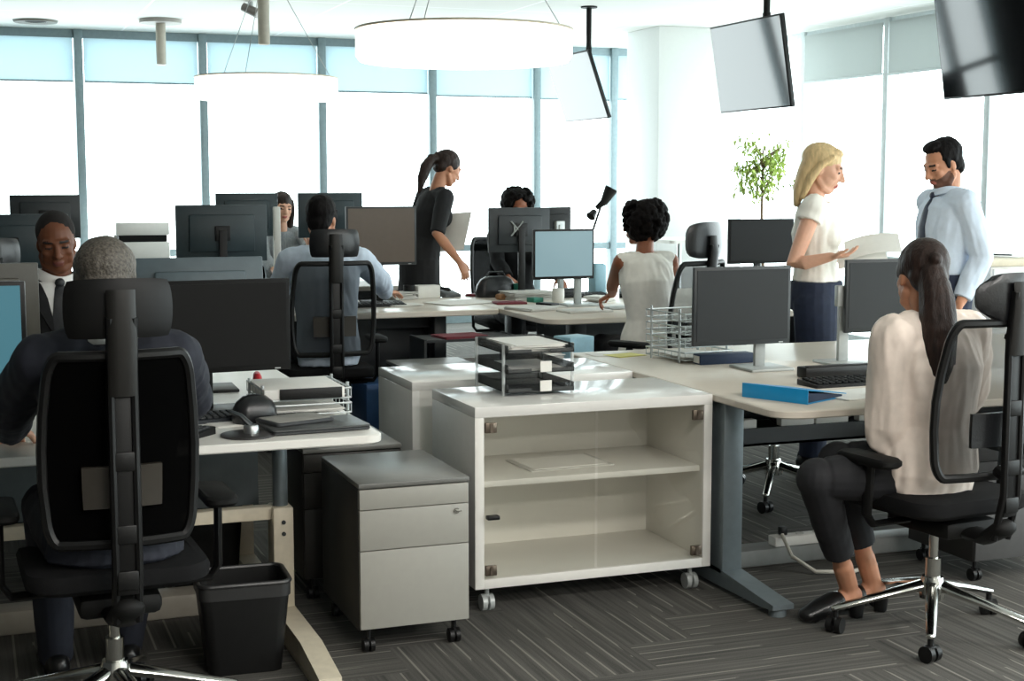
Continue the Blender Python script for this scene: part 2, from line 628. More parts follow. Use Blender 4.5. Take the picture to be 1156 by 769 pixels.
# ---- long bench desk on the right: worktop, end legs with feet, rail, cable tray
def bench_desk(name, label, x0, x1, y0, y1, top_mat, edge_mat, leg_mat, corner, foot_reach=0.0, zt=0.745):
    t = thing(name, label, 'desk', ((x0 + x1) / 2, (y0 + y1) / 2, 0))
    ox, oy = (x0 + x1) / 2, (y0 + y1) / 2
    out = [(x - ox, y - oy) for x, y in rrect(x0, y0, x1, y1, corner)]
    slab(out, zt - 0.028, zt).build('worktop', [top_mat], t)
    return t, ox, oy

rd, rox, roy = bench_desk('bench_desk', 'long beige-topped bench desk with grey T-foot leg, holding the blue binder', 2.578, 5.05, 4.27, 6.14,
                          DESK_TOP, DESK_EDGE, GREY_STEEL, (0.10, 0.03, 0.03, 0.03))
def local_lohi(b, a, c, bev=0.0):
    return b.lohi((a[0] - rox, a[1] - roy, a[2]), (c[0] - rox, c[1] - roy, c[2]), bev)
for yy, far in ((4.80, 0), (5.62, 1)):
    for xx in (2.60, 4.75):
        b = B()
        local_lohi(b, (xx, yy - 0.10, 0.06), (xx + 0.085, yy + 0.10, 0.717), 0.008)
        b.build('leg', GREY_STEEL, rd)
for xx in (2.60, 4.75):
    b = B()
    # long foot tapering to both tips
    prof = [(4.33, 0.030, 0.048), (4.42, 0.022, 0.055), (4.75, 0.018, 0.085), (5.66, 0.018, 0.085), (6.0, 0.022, 0.055), (6.08, 0.03, 0.048)]
    b.rings([[V((xx + dx - rox, y - roy, z)) for dx, z in ((0, z0), (0.085, z0), (0.085, z1), (0, z1))] for y, z0, z1 in prof])
    for y in (4.37, 6.04):
        b.cyl((xx + 0.0425 - rox, y - roy, 0), (xx + 0.0425 - rox, y - roy, 0.03), 0.032)
    b.build('foot', GREY_STEEL, rd)
b = B()
local_lohi(b, (2.68, 5.14, 0.56), (4.76, 5.20, 0.66), 0.004)
b.build('crossbar', DARK_STEEL, rd)
b = B()
local_lohi(b, (2.72, 4.92, 0.50), (4.70, 5.10, 0.51))
local_lohi(b, (2.72, 4.92, 0.50), (4.70, 4.93, 0.57))
local_lohi(b, (2.72, 5.09, 0.50), (4.70, 5.10, 0.57))
b.build('cable_tray', DARK_STEEL, rd)
b = B()
random.seed(4)
for i in range(7):
    x = 2.9 + i * 0.16
    cable_net(b, (x - rox, 4.96 - roy, 0.70), (x + 0.14 - rox, 5.0 - roy, 0.58), amp=0.05 + 0.02 * random.random())
b.build('cables', BLACK_PL, rd)
for i, x in enumerate((2.80, 3.06, 3.22, 3.42)):
    B().box((x - rox, 4.955 - roy, 0.585), (0.15, 0.04, 0.035), 0.004).build('socket_strip', PAPER, rd)

# ---- near left white desk
ld = thing('office_desk', 'white-topped desk at front left on a cream telescopic leg', 'desk', (0.27, 5.2, 0))
slab([(x - 0.27, y - 5.2) for x, y in rrect(-0.66, 4.33, 1.20, 6.14, (0.03, 0.06, 0.03, 0.03))], 0.717, 0.745).build('worktop', WHITE_DESK, ld)
for xx in (0.97, -0.56):
    for yy in (4.85, 5.60):
        B().lohi((xx - 0.035 - 0.27, yy - 0.05 - 5.2, 0.06), (xx + 0.035 - 0.27, yy + 0.05 - 5.2, 0.43), 0.006).build('leg_sleeve', CREAM_STEEL, ld)
        B().cyl((xx - 0.27, yy - 5.2, 0.40), (xx - 0.27, yy - 5.2, 0.717), 0.026).build('leg_tube', GREY_STEEL, ld)
    b = B()
    b.rings([[V((xx - 0.27 + dx, y - 5.2, z)) for dx, z in ((-0.035, 0.0), (0.035, 0.0), (0.035, h), (-0.035, h))]
             for y, h in ((4.14, 0.05), (4.4, 0.085), (5.9, 0.085), (6.08, 0.055))])
    b.build('foot', CREAM_STEEL, ld)
    b = B()
    for yy in (4.85,):
        for zz in (0.38, 0.34):
            b.cyl((xx - 0.27, yy - 0.056 - 5.2, zz), (xx - 0.27, yy - 0.049 - 5.2, zz), 0.007)
    b.build('screw', DARK_STEEL, ld)
B().lohi((-0.54 - 0.27, 4.83 - 5.2, 0.385), (0.95 - 0.27, 4.88 - 5.2, 0.43), 0.004).lohi((-0.54 - 0.27, 5.58 - 5.2, 0.66), (0.95 - 0.27, 5.63 - 5.2, 0.71), 0.004).build('crossbar', CREAM_STEEL, ld)
B().lohi((-0.54 - 0.27, 5.20 - 5.2, 0.36), (0.96 - 0.27, 5.215 - 5.2, 0.70)).build('modesty_panel', mat('modesty_panel_grey', (84, 92, 94), 0.6), ld)
# cable ducts lying along the floor under both desk rows
DUCT = mat('duct_beige', (150, 144, 132), 0.6, var=0.05)
b = B().lohi((-0.56, -0.06, 0), (0.86, 0.06, 0.085), 0.012)
o = b.build('cable_duct', DUCT, None, loc=(0.05, 5.13, 0)); tag(o, 'beige cable duct along the floor under the left white desk', 'cable duct')
b = B().lohi((-0.45, -0.06, 0), (0.75, 0.06, 0.07), 0.012)
o = b.build('cable_duct', mat('duct_grey', (132, 134, 132), 0.6, var=0.05), None, loc=(3.17, 5.02, 0)); tag(o, 'grey cable duct along the floor under the right bench desk', 'cable duct')
t = thing('power_strip', 'white power strip lying on the grey cable duct', 'power strip', (3.12, 5.0, 0.07))
B().box((0, 0, 0.02), (0.26, 0.06, 0.04), 0.006).build('housing', PAPER, t)
for k in range(3):
    B().cyl((-0.08 + 0.08 * k, 0, 0.04), (-0.08 + 0.08 * k, 0, 0.043), 0.018).build('socket', PAPER_GREY, t)
B().box((-0.08, 0, 0.058), (0.03, 0.03, 0.035), 0.005).build('plug', BLACK_PL, t)
b = B().tube([(3.02, 4.97, 0.12), (3.0, 4.86, 0.06), (3.06, 4.78, 0.012), (3.2, 4.74, 0.01), (3.35, 4.80, 0.01), (3.42, 4.95, 0.01)], 0.008, 8)
tag(b.build('power_cable', mat('cable_cream', (205, 200, 188), 0.5)), 'pale cable curling on the carpet below the power strip', 'cable')

# ---- middle row desks
def simple_bench(label, x0, x1, y0, y1, corner, legs, panel=True):
    ox, oy = (x0 + x1) / 2, (y0 + y1) / 2
    t = thing('office_desk', label, 'desk', (ox, oy, 0), group=None)
    slab([(x - ox, y - oy) for x, y in rrect(x0, y0, x1, y1, corner)], 0.71, 0.745, 0.005).build('worktop', DESK_TOP, t)
    for lx in legs:
        b = B()
        for yy in (y0 + 0.42, y1 - 0.42):
            b.lohi((lx - 0.04 - ox, yy - 0.07 - oy, 0.06), (lx + 0.04 - ox, yy + 0.07 - oy, 0.71), 0.006)
        b.lohi((lx - 0.04 - ox, y0 + 0.06 - oy, 0.0), (lx + 0.04 - ox, y1 - 0.06 - oy, 0.07), 0.006)
        b.build('leg', DARK_STEEL, t)
    B().lohi((legs[0] - ox, -0.02, 0.60), (legs[-1] - ox, 0.02, 0.69)).build('crossbar', DARK_STEEL, t)
    if panel:
        B().lohi((legs[0] - ox, 0.10, 0.12), (legs[-1] - ox, 0.12, 0.70), 0.003).build('modesty_panel', DARK_STEEL, t)  # added dark panel, blocks the bright floor behind the desk
    return t
simple_bench('beige desk in the middle row, in front of the man in the blue shirt', 1.0, 3.08, 8.42, 9.40, (0.03, 0.05, 0.05, 0.03), (1.1, 2.8))
simple_bench('beige desk with rounded corner where the curly-haired woman sits', 3.09, 5.2, 7.68, 9.6, (0.12, 0.03, 0.03, 0.2), (3.45, 5.0))
simple_bench('beige desk of the far row below the windows, behind the dark monitors', 1.0, 3.4, 10.6, 11.2, 0.03, (1.2, 3.2))
simple_bench('beige desk behind the suited man facing the camera', -1.4, 0.95, 8.0, 9.3, 0.03, (-1.2, 0.75))
simple_bench('beige desk at the far left under the black monitor', -1.6, 0.95, 10.2, 10.9, 0.03, (-1.4, 0.8))

# ---- white glass-door cabinet in front and its plain twin behind
def caster(b, x, y, r=0.028, top=0.09, w=0.02):
    b.cyl((x - w, y, r), (x - w * 0.2, y, r), r, seg=16)
    b.cyl((x + w * 0.2, y, r), (x + w, y, r), r, seg=16)
    b.box((x, y, r + 0.012), (w * 0.5, 0.03, 0.03))
    b.cyl((x, y, r + 0.01), (x, y, top), 0.009, seg=8)
CX0, CX1, CY0, CY1 = 1.637, 2.572, 4.74, 5.24
def cab_local(t):
    return t.location.x, t.location.y
cab = thing('glass_door_cabinet', 'low white cabinet with two glass doors and one shelf, on castors, in front', 'cabinet', ((CX0 + CX1) / 2, CY0, 0))
hw = (CX1 - CX0) / 2
D = CY1 - CY0
ZB, ZT = 0.092, 0.745
B().lohi((-hw, 0, ZT - 0.038), (hw, D, ZT), 0.002).build('top_panel', WHITE_LAC, cab)
for sgn in (-1, 1):
    B().lohi((sgn * hw, 0, ZB), (sgn * (hw - 0.034), D, ZT - 0.038), 0.0015).build('side_panel', WHITE_SIDE, cab)
B().lohi((-hw + 0.034, 0, ZB), (hw - 0.034, D, ZB + 0.034), 0.0015).build('bottom_panel', WHITE_SIDE, cab)
B().lohi((-hw + 0.034, D - 0.015, ZB + 0.034), (hw - 0.034, D, ZT - 0.038)).build('back_panel', WHITE_SIDE, cab)
B().lohi((-hw + 0.035, 0.03, 0.452), (hw - 0.035, D - 0.016, 0.474), 0.0015).build('shelf', WHITE_SIDE, cab)
for sgn in (-1, 1):
    a, c = (sgn * (hw - 0.037), sgn * 0.006)
    d = B().lohi((a, 0.004, ZB + 0.037), (c, 0.009, ZT - 0.041)).build('glass_door', DOOR_GLASS, cab)
    for zz in (ZB + 0.065, ZT - 0.075):
        B().box((sgn * (hw - 0.060), 0.004, zz), (0.042, 0.016, 0.036), 0.002).box((sgn * (hw - 0.060), -0.006, zz), (0.012, 0.004, 0.034)).build('hinge', mat('hinge_steel', (120, 108, 96), 0.35, metal=0.8), d)
    if sgn < 0:
        B().box((-hw + 0.062, -0.012, 0.352), (0.045, 0.03, 0.014), 0.003).build('handle', BLACK_PL, d)
for sx in (-1, 1):
    for yy in (0.05, D - 0.05):
        b = B(); caster(b, sx * (hw - 0.06), yy, 0.03, 0.094, 0.022)
        b.build('caster', SILVER if yy < 0.1 else BLACK_PL, cab)
CX2, CY2, D2 = 2.575, 5.44, 0.5
cab2 = thing('storage_cabinet', 'plain low white cabinet standing just behind the glass-door cabinet', 'cabinet', ((1.618 + CX2) / 2, CY2, 0))
h2 = (CX2 - 1.618) / 2
B().lohi((-h2, 0, ZT - 0.036), (h2, D2, ZT), 0.002).build('top_panel', WHITE_LAC, cab2)
for sgn in (-1, 1):
    B().lohi((sgn * h2, 0, ZB), (sgn * (h2 - 0.03), D2, ZT - 0.036), 0.0015).build('side_panel', WHITE_LAC, cab2)
B().lohi((-h2 + 0.03, 0.004, ZB), (h2 - 0.03, 0.02, ZT - 0.036)).lohi((-h2 + 0.03, D2 - 0.02, ZB), (h2 - 0.03, D2, ZT - 0.036)).lohi((-h2 + 0.03, 0.02, ZB), (h2 - 0.03, D2 - 0.02, ZB + 0.03)).build('back_panel', WHITE_SIDE, cab2)
for sx in (-1, 1):
    for yy in (0.05, D2 - 0.05):
        b = B(); caster(b, sx * (h2 - 0.06), yy, 0.03, 0.094, 0.022)
        b.build('caster', BLACK_PL, cab2)
# papers on the shelf
t = thing('document_folder', 'clear document folder lying on the shelf inside the glass-door cabinet', 'folder', (2.06, 4.99, 0.474))
B().box((0, 0, 0.003), (0.34, 0.24, 0.005), 0.001, (0, 0, 0.06)).build('cover', PAPER_GREY, t)
B().box((0, 0, 0.0065), (0.30, 0.21, 0.002), 0, (0, 0, 0.06)).build('paper', PAPER, t)

# ---- pedestals
def pedestal(label, loc, w, d, h, front_mats, rz=0.0):
    t = thing('drawer_pedestal', label, 'drawer unit', loc, rz)
    zb = 0.082
    B().lohi((-w / 2, 0.018, zb), (w / 2, d, h - 0.016), 0.003).build('body', PED_DARK, t)
    B().lohi((-w / 2, 0.0, h - 0.016), (w / 2, d, h), 0.003).build('top_panel', PED_TOP, t)
    zs = [h - 0.020, h - 0.088, h - 0.222, zb + 0.004]
    for i in range(3):
        d_ = B().lohi((-w / 2 + 0.003, 0, zs[i + 1] + 0.003), (w / 2 - 0.003, 0.02, zs[i]), 0.0015).build('drawer', front_mats, t)
        if i == 1:
            b = B().cyl((w / 2 - 0.045, -0.004, zs[i] - 0.022), (w / 2 - 0.045, 0.0, zs[i] - 0.022), 0.0095)
            b.box((w / 2 - 0.040, -0.008, zs[i] - 0.022), (0.016, 0.010, 0.004))
            b.build('lock', CHROME, d_)
    for sx in (-1, 1):
        for yy in (0.05, d - 0.05):
            b = B(); caster(b, sx * (w / 2 - 0.04), yy, 0.024, zb + 0.002, 0.018)
            b.build('caster', BLACK_PL, t)
    return t
pedestal('grey three-drawer pedestal with charcoal sides standing left of the glass-door cabinet', (1.327, 4.44, 0), 0.374, 0.52, 0.568, PED_GREY)
pedestal('charcoal pedestal half hidden behind the light grey three-drawer one', (1.29, 5.10, 0), 0.372, 0.52, 0.568, PED_DARK)
pedestal('dark pedestal on the floor at the right edge, behind the black chair base', (3.76, 4.45, 0), 0.42, 0.42, 0.56, mat('pedestal_slate', (72, 72, 72), 0.5))
pedestal('low charcoal cabinet with the pale blue carton on it, behind the letter trays', (2.92, 7.0, 0), 0.5, 0.42, 0.56, PED_DARK)
pedestal('dark pedestal standing under the middle desk behind the white cabinets', (2.35, 7.2, 0), 0.42, 0.5, 0.55, PED_DARK)

# ---- waste bins
def waste_bin(label, loc, w=0.285, d=0.225, h=0.29, rz=0.0):
    t = thing('waste_bin', label, 'bin', loc, rz)
    def rr(k, z, r=0.035):
        return [V((x, y, z)) for x, y in rrect(-w / 2 * k, -d / 2 * k, w / 2 * k, d / 2 * k, r, 4)]
    b = B()
    b.rings([rr(0.80, 0.0), rr(0.965, h - 0.05), rr(0.965, h), rr(0.93, h), rr(0.77, 0.008)], cap=True)
    b.build('bucket', BLACK_PL, t)
    b = B()
    ring = rrect(-w / 2 * 0.985, -d / 2 * 0.985, w / 2 * 0.985, d / 2 * 0.985, 0.035, 5)
    b.tube([(x, y, h) for x, y in ring], 0.0075, 8, closed=True)
    b.rings([rr(0.985, h - 0.045), rr(1.0, h - 0.045), rr(1.0, h), rr(0.985, h)], cap=False, closed=True)
    b.build('rim', mat('bin_rim', (44, 44, 44), 0.38), t)
    return t
waste_bin('black open plastic waste bin in front, beside the cream desk foot', (0.772, 4.50, 0), rz=-0.05)
waste_bin('black waste bin behind the front one, under the white desk', (0.78, 5.34, 0), 0.28, 0.20, 0.40)

# ---- monitors
def monitor(label, loc, w, h, zc, rz=0.0, screen=SCREEN_OFF, housing=BLACK_PL, tilt=0.0, pole=(0.0, 0.05), base=(0.24, 0.2),
            base_z=0.745, name='monitor', stand=SILVER, bez=0.014, round_base=False, group=None, logo=False, clip=None):
    """screen faces local -Y; loc is the point on the desk under the panel"""
    t = thing(name, label, 'monitor', (loc[0], loc[1], base_z), rz, group)
    z = zc - base_z
    rot = Matrix.Rotation(tilt, 3, 'X')
    def fix(b):
        return b.xform(Matrix.Translation(V((0, 0, z))) @ rot.to_4x4())
    fix(B().box((0, 0.012, 0), (w, 0.022, h), 0.004).box((0, 0.032, 0.0), (w * 0.72, 0.022, h * 0.66), 0.008)).build('housing', housing, t)
    s_ = fix(B().box((0, 0.0006, 0.003), (w - 2 * bez, 0.004, h - 2 * bez - 0.004))).build('screen', screen, t)
    fix(B().box((w * 0.40, -0.0005, -h / 2 + bez * 0.45), (0.02, 0.003, 0.004))).build('power_button', SILVER, t)
    b = B()
    px, py = pole
    b.lohi((px - 0.024, py, 0.01), (px + 0.024, py + 0.022, z + 0.02), 0.004)
    b.box((px * 0.5, py - 0.002, z), (abs(px) + 0.09, 0.03, 0.09), 0.004)
    b.build('stand_neck', stand, t)
    if round_base:
        b = B().lathe([(0.001, 0), (0.12, 0), (0.12, 0.006), (0.03, 0.014), (0.001, 0.014)], (px, py, 0.0))
    else:
        b = B().box((px, py - 0.01, 0.006), (base[0], base[1], 0.012), 0.004)
    b.build('stand_base', stand, t)
    return t

monitor('black switched-off monitor right in front of the grey-haired man', (0.80, 4.93), 0.47, 0.315, 1.042, 0.06, SCREEN_OFF, BLACK_MATTE, stand=BLACK_PL, pole=(-0.05, 0.05))
monitor('teal-lit monitor cut by the left edge of the photo', (-0.10, 4.66), 0.52, 0.33, 1.065, -0.12, SCREEN_TEAL, BLACK_PL, stand=BLACK_PL)
monitor('grey-backed tilted monitor seen over the black monitor near the left', (0.82, 5.55), 0.47, 0.31, 1.09, math.pi - 0.03, SCREEN_GREY, mat('monitor_back_slate', (84, 98, 104), 0.45), tilt=0.10, stand=BLACK_PL)
monitor('olive-grey backed monitor behind the teal screen at far left', (0.0, 5.50), 0.47, 0.31, 1.085, math.pi + 0.05, SCREEN_GREY, mat('monitor_back_olive', (70, 68, 60), 0.45), stand=BLACK_PL)
mw = monitor('dark grey monitor left of the two facing the long-haired woman', (3.00, 5.28), 0.455, 0.325, 1.018, 0.0, SCREEN_GREY, DARK_STEEL, pole=(0.115, 0.05), base=(0.2, 0.2), stand=SILVER)
monitor('dark grey monitor behind the dark-haired seated woman, facing her', (3.775, 5.30), 0.52, 0.315, 1.040, -0.02, SCREEN_GREY, DARK_STEEL, pole=(-0.235, 0.05), base=(0.2, 0.2), stand=SILVER)
monitor('large dark teal-backed monitor on the middle desk left of the far woman', (1.44, 8.85), 0.545, 0.34, 1.22, math.pi, SCREEN_GREY, MON_TEAL, stand=BLACK_PL)
monitor('brown-grey monitor right of the man in the blue shirt', (2.515, 9.12), 0.47, 0.38, 1.18, 0.0, SCREEN_BROWN, DARK_STEEL, stand=BLACK_PL)
monitor('black-backed monitor in front of the woman with curls at the windows', (3.50, 9.22), 0.44, 0.30, 1.205, math.pi, SCREEN_GREY, MON_BACK, stand=BLACK_PL)
monitor('black monitor edge right of the one with the silver bracket', (3.80, 9.32), 0.32, 0.28, 1.215, math.pi + 0.5, SCREEN_GREY, BLACK_MATTE, stand=SILVER)
monitor('pale blue lit monitor on the curly-haired woman desk', (3.515, 8.45), 0.415, 0.315, 1.075, 0.0, SCREEN_PALE, BLACK_PL, pole=(0.12, 0.05), stand=SILVER)
monitor('dark monitor on the far row just left of the far woman', (1.955, 10.85), 0.46, 0.32, 1.285, math.pi, SCREEN_GREY, MON_TEAL, stand=BLACK_PL)
monitor('dark monitor on the far row above the blue-shirted man', (2.60, 10.9), 0.50, 0.34, 1.275, math.pi, SCREEN_GREY, MON_TEAL, stand=BLACK_PL)
monitor('black monitor at far left against the windows, above the suited man facing us', (0.51, 10.5), 0.46, 0.30, 1.29, math.pi, SCREEN_GREY, MON_BACK, stand=BLACK_PL)
monitor('black monitor clipped by the left edge of the photo at the far row', (0.02, 10.55), 0.36, 0.30, 1.30, math.pi, SCREEN_GREY, MON_BACK, stand=BLACK_PL)
monitor('dark green-grey monitor with pale top edge left behind the suited man facing us', (0.22, 8.3), 0.60, 0.34, 1.185, math.pi - 0.08, SCREEN_GREY, MON_TEAL, stand=BLACK_PL)
monitor('black monitor seen behind the empty leather headrest', (5.02, 8.6), 0.50, 0.30, 1.13, 0.0, SCREEN_OFF, BLACK_MATTE, stand=BLACK_PL)

# silver bracket on the back of the black-backed monitor
t = thing('monitor_bracket', 'silver four-armed bracket on the back of the black-backed monitor', 'bracket', (3.47, 9.165, 1.215))
b = B().box((0, 0, 0), (0.05, 0.012, 0.05), 0.004)
for a in (0.7, 2.44, 3.84, 5.58):
    b.tube([(0, 0, 0), (0.055 * math.cos(a), 0, 0.075 * math.sin(a))], [(0.014, 0.006), (0.008, 0.005)], 8)
b.build('arms', SILVER, t)

# ---- chairs
def office_chair(label, loc, rz, mesh=MESH, light=False, pad=LEATHER, frame=BLACK_PL, base=CHROME, headrest=True, seat_z=0.49, arm_z=0.66, hr_dz=0.0, bw=1.0, base_rot=90, back=True, hrs=1.0, hround=0.10):
    t = thing('office_chair', label, 'chair', loc, rz, None)
    # star base
    b = B()
    for k in range(5):
        a = math.radians(base_rot + 72 * k)
        d = V((math.cos(a), math.sin(a), 0))
        b.tube([d * 0.03 + V((0, 0, 0.165)), d * 0.17 + V((0, 0, 0.130)), d * 0.335 + V((0, 0, 0.085))], [(0.026, 0.020), (0.020, 0.014), (0.015, 0.011)], 10, rounded=True, up=(0, 0, 1))
    b.lathe([(0.001, 0.120), (0.042, 0.120), (0.046, 0.165), (0.036, 0.195), (0.001, 0.195)])
    b.build('star_base', base, t)
    for k in range(5):
        a = math.radians(base_rot + 72 * k)
        d = V((math.cos(a), math.sin(a), 0)); n = V((-math.sin(a), math.cos(a), 0)); p = d * 0.33
        b = B()
        w = (d * 0.6 + n * 0.8).normalized(); ax = V((-w.y, w.x, 0))
        b.cyl(p + ax * 0.006 + V((0, 0, 0.028)), p + ax * 0.026 + V((0, 0, 0.028)), 0.028)
        b.cyl(p - ax * 0.026 + V((0, 0, 0.028)), p - ax * 0.006 + V((0, 0, 0.028)), 0.028)
        b.cyl(p + V((0, 0, 0.025)), p + V((0, 0, 0.075)), 0.010, seg=8)
        b.box(p + V((0, 0, 0.045)), (0.03, 0.03, 0.022), 0.006)
        b.build('caster', BLACK_PL, t)
    B().cyl((0, 0, 0.14), (0, 0, 0.26), 0.026).cyl((0, 0, 0.24), (0, 0, seat_z - 0.09), 0.016).build('gas_lift', base, t)
    b = B().box((0, -0.03, seat_z - 0.095), (0.22, 0.30, 0.06), 0.02)
    b.tube([(0, -0.12, seat_z - 0.10), (0, -0.24, seat_z - 0.11), (0, -0.315, seat_z - 0.06)], [(0.06, 0.02), (0.05, 0.022), (0.045, 0.03)], 10, rounded=True)
    b.cyl((0.10, 0.03, seat_z - 0.10), (0.24, 0.03, seat_z - 0.10), 0.006, seg=8)
    b.cyl((-0.24, 0.03, seat_z - 0.10), (-0.10, 0.03, seat_z - 0.10), 0.006, seg=8)
    b.build('mechanism', BLACK_MATTE, t)
    # seat cushion: rounded slab with waterfall front
    b = B()
    rr = []
    for z, k in ((-0.045, 0.90), (-0.03, 0.985), (-0.005, 1.0), (0.012, 0.97), (0.02, 0.86)):
        rr.append([V((x * k, y * k + 0.0, seat_z + z - 0.03 * max(0, (y - 0.12) / 0.13) ** 2)) for x, y in rrect(-0.245, -0.23, 0.245, 0.25, 0.09, 6)])
    b.rings(rr)
    b.build('seat', BLACK_FAB, t)
    if not back:
        return t
    # back: frame loop, woven panel, spine, lumbar pad
    zb0, zb1 = seat_z + 0.10, seat_z + 0.60
    def back_pt(u, v):
        """u -1..1 across, v 0..1 up"""
        wdt = 0.205 * bw + 0.022 * math.sin(math.pi * min(1, v * 0.9 + 0.1))
        x = u * wdt
        y = -0.265 + 0.035 * (u * u) - 0.05 * math.sin(math.pi * (v * 0.9 + 0.05)) * -0.5 - 0.055 * v
        return V((x, y, zb0 + (zb1 - zb0) * v))
    ring = []
    o = rrect(-1, 0, 1, 1, 0.0)
    for x, y in rrect(-1.0, 0.0, 1.0, 1.0, 0.13, 6):
        ring.append((x, y))
    dense = []
    for i in range(len(ring)):
        a, c = ring[i], ring[(i + 1) % len(ring)]
        n = max(1, int(math.hypot(c[0] - a[0], c[1] - a[1]) / 0.15))
        for k in range(n):
            dense.append((a[0] + (c[0] - a[0]) * k / n, a[1] + (c[1] - a[1]) * k / n))
    b = B().tube([back_pt(x, y) for x, y in dense], 0.0145, 8, closed=True)
    b.build('back_frame', frame, t)
    def pan(u, v):
        return back_pt(-0.985 + 1.97 * u, 0.012 + 0.976 * v)
    B().grid(pan, 14, 14, 0.004).build('back_mesh', mesh, t)
    b = B()
    def lum(u, v):
        p = back_pt(-0.52 + 1.04 * u, 0.20 + 0.22 * v)
        return p + V((0, -0.022, 0))
    b.grid(lum, 8, 6, 0.014)
    b.build('lumbar_pad', LEATHER if light else mat('lumbar_plastic', (52, 48, 42), 0.35), t)
    b = B()
    for sx in (-0.029, 0.029):
        b.tube([(sx, -0.30, seat_z - 0.10), (sx, -0.335, seat_z + 0.05), (sx, -0.335, seat_z + 0.30), (sx, -0.335, seat_z + 0.55), (sx, -0.355, seat_z + 0.70)], [(0.011, 0.013)] * 5, 8, up=(0, 1, 0))
    b.box((0, -0.333, seat_z + 0.26), (0.054, 0.010, 0.56), 0.003)
    for zz in (0.02, 0.14, 0.33, 0.52):
        b.box((0, -0.337, seat_z + zz), (0.054, 0.018, 0.05), 0.004)
    b.tube([(0, -0.335, seat_z + 0.54), (0, -0.305, seat_z + 0.56)], 0.02, 8)
    b.tube([(0, -0.325, seat_z + 0.10), (0, -0.275, seat_z + 0.12)], 0.02, 8)
    b.build('spine', frame, t)
    if headrest:
        z0 = seat_z + 0.63 + hr_dz
        B().tube([(0, -0.345, seat_z + 0.50), (0, -0.362, seat_z + 0.66), (0, -0.352, z0 + 0.13)], [(0.036, 0.010)] * 3, 10, up=(0, 1, 0)).build('headrest_bracket', mat('bracket_grey', (28, 27, 25), 0.4, spec=0.35), t)
        b = B()
        def hr(u, v):
            uu, vv = -1 + 2 * u, -1 + 2 * v
            uu, vv = uu * math.sqrt(1 - hround * vv ** 4), vv * math.sqrt(1 - hround * uu ** 4)
            v = (vv + 1) / 2
            return V((0.135 * hrs * uu * (1 - 0.05 * (2 * v - 1) ** 2), -0.322 + 0.04 * uu * uu - 0.006 * math.cos(math.pi * (v - 0.5)), z0 + 0.155 * hrs * v + 0.004 * (1 - uu * uu)))
        b.grid(hr, 12, 8, 0.026)
        bmesh.ops.smooth_vert(b.bm, verts=b.bm.verts, factor=0.5, use_axis_x=True, use_axis_y=True, use_axis_z=True)
        b.build('headrest', pad, t)
    for sx in (-1, 1):
        b = B()
        b.tube([(sx * 0.12, 0.0, seat_z - 0.085), (sx * 0.27, 0.0, seat_z - 0.085), (sx * 0.295, 0.0, seat_z - 0.05), (sx * 0.295, -0.01, arm_z - 0.03)], [(0.022, 0.012)] * 4, 8)
        a = b.build('armrest', frame, t)
        b = B().rings([[V((sx * 0.29 + x, y, z)) for x, y in rrect(-0.045 * k, -0.13 * k, 0.045 * k, 0.13 * k, 0.035 * k, 5)] for z, k in ((arm_z - 0.03, 0.9), (arm_z - 0.02, 1.0), (arm_z - 0.008, 1.0), (arm_z, 0.9))])
        b.build('arm_pad', BLACK_MATTE, a)
    return t
CH_SUIT = (0.345, 4.10)
office_chair('high-backed black mesh chair of the grey-haired man, seen from directly behind', (*CH_SUIT, 0), 0.03, pad=mat('headrest_black', (12, 12, 12), 0.5, spec=0.3), bw=0.84, hr_dz=0.010, base_rot=70)
CH_LH = (3.035, 4.02)
office_chair('black mesh chair with chrome star base holding the long-haired woman', (*CH_LH, 0), math.radians(6), mesh=MESH_LIGHT, light=True, arm_z=0.64, hr_dz=-0.03, hround=0.5, base_rot=233 - 6)
CH_BLUE = (1.87, 7.98)
office_chair('black mesh chair with headrest holding the man in the pale blue shirt', (*CH_BLUE, 0), -0.05, mesh=MESH_LIGHT, hr_dz=0.0)
CH_CURL = (3.62, 7.30)
office_chair('black leather-headrest chair behind the curly-haired woman in white', (*CH_CURL, 0), math.radians(28), mesh=MESH_LIGHT, hr_dz=-0.01, hrs=1.3, hround=0.3)
office_chair('black chair holding the suited man who faces the camera', (0.36, 6.52, 0), math.pi, headrest=False)
office_chair('empty black chair with a high back at far left, below the dark monitor', (0.02, 7.25, 0), 0.25)
office_chair('backless swivel stool whose chrome feet show beneath the bench desk', (3.62, 6.05, 0), 2.5, headrest=False, seat_z=0.44, back=False)
office_chair('black chair of the woman half hidden behind the far-row monitors', (2.40, 11.75, 0), math.pi, headrest=False)
office_chair('black chair of the woman with curls near the window', (3.86, 10.35, 0), math.pi, headrest=False)

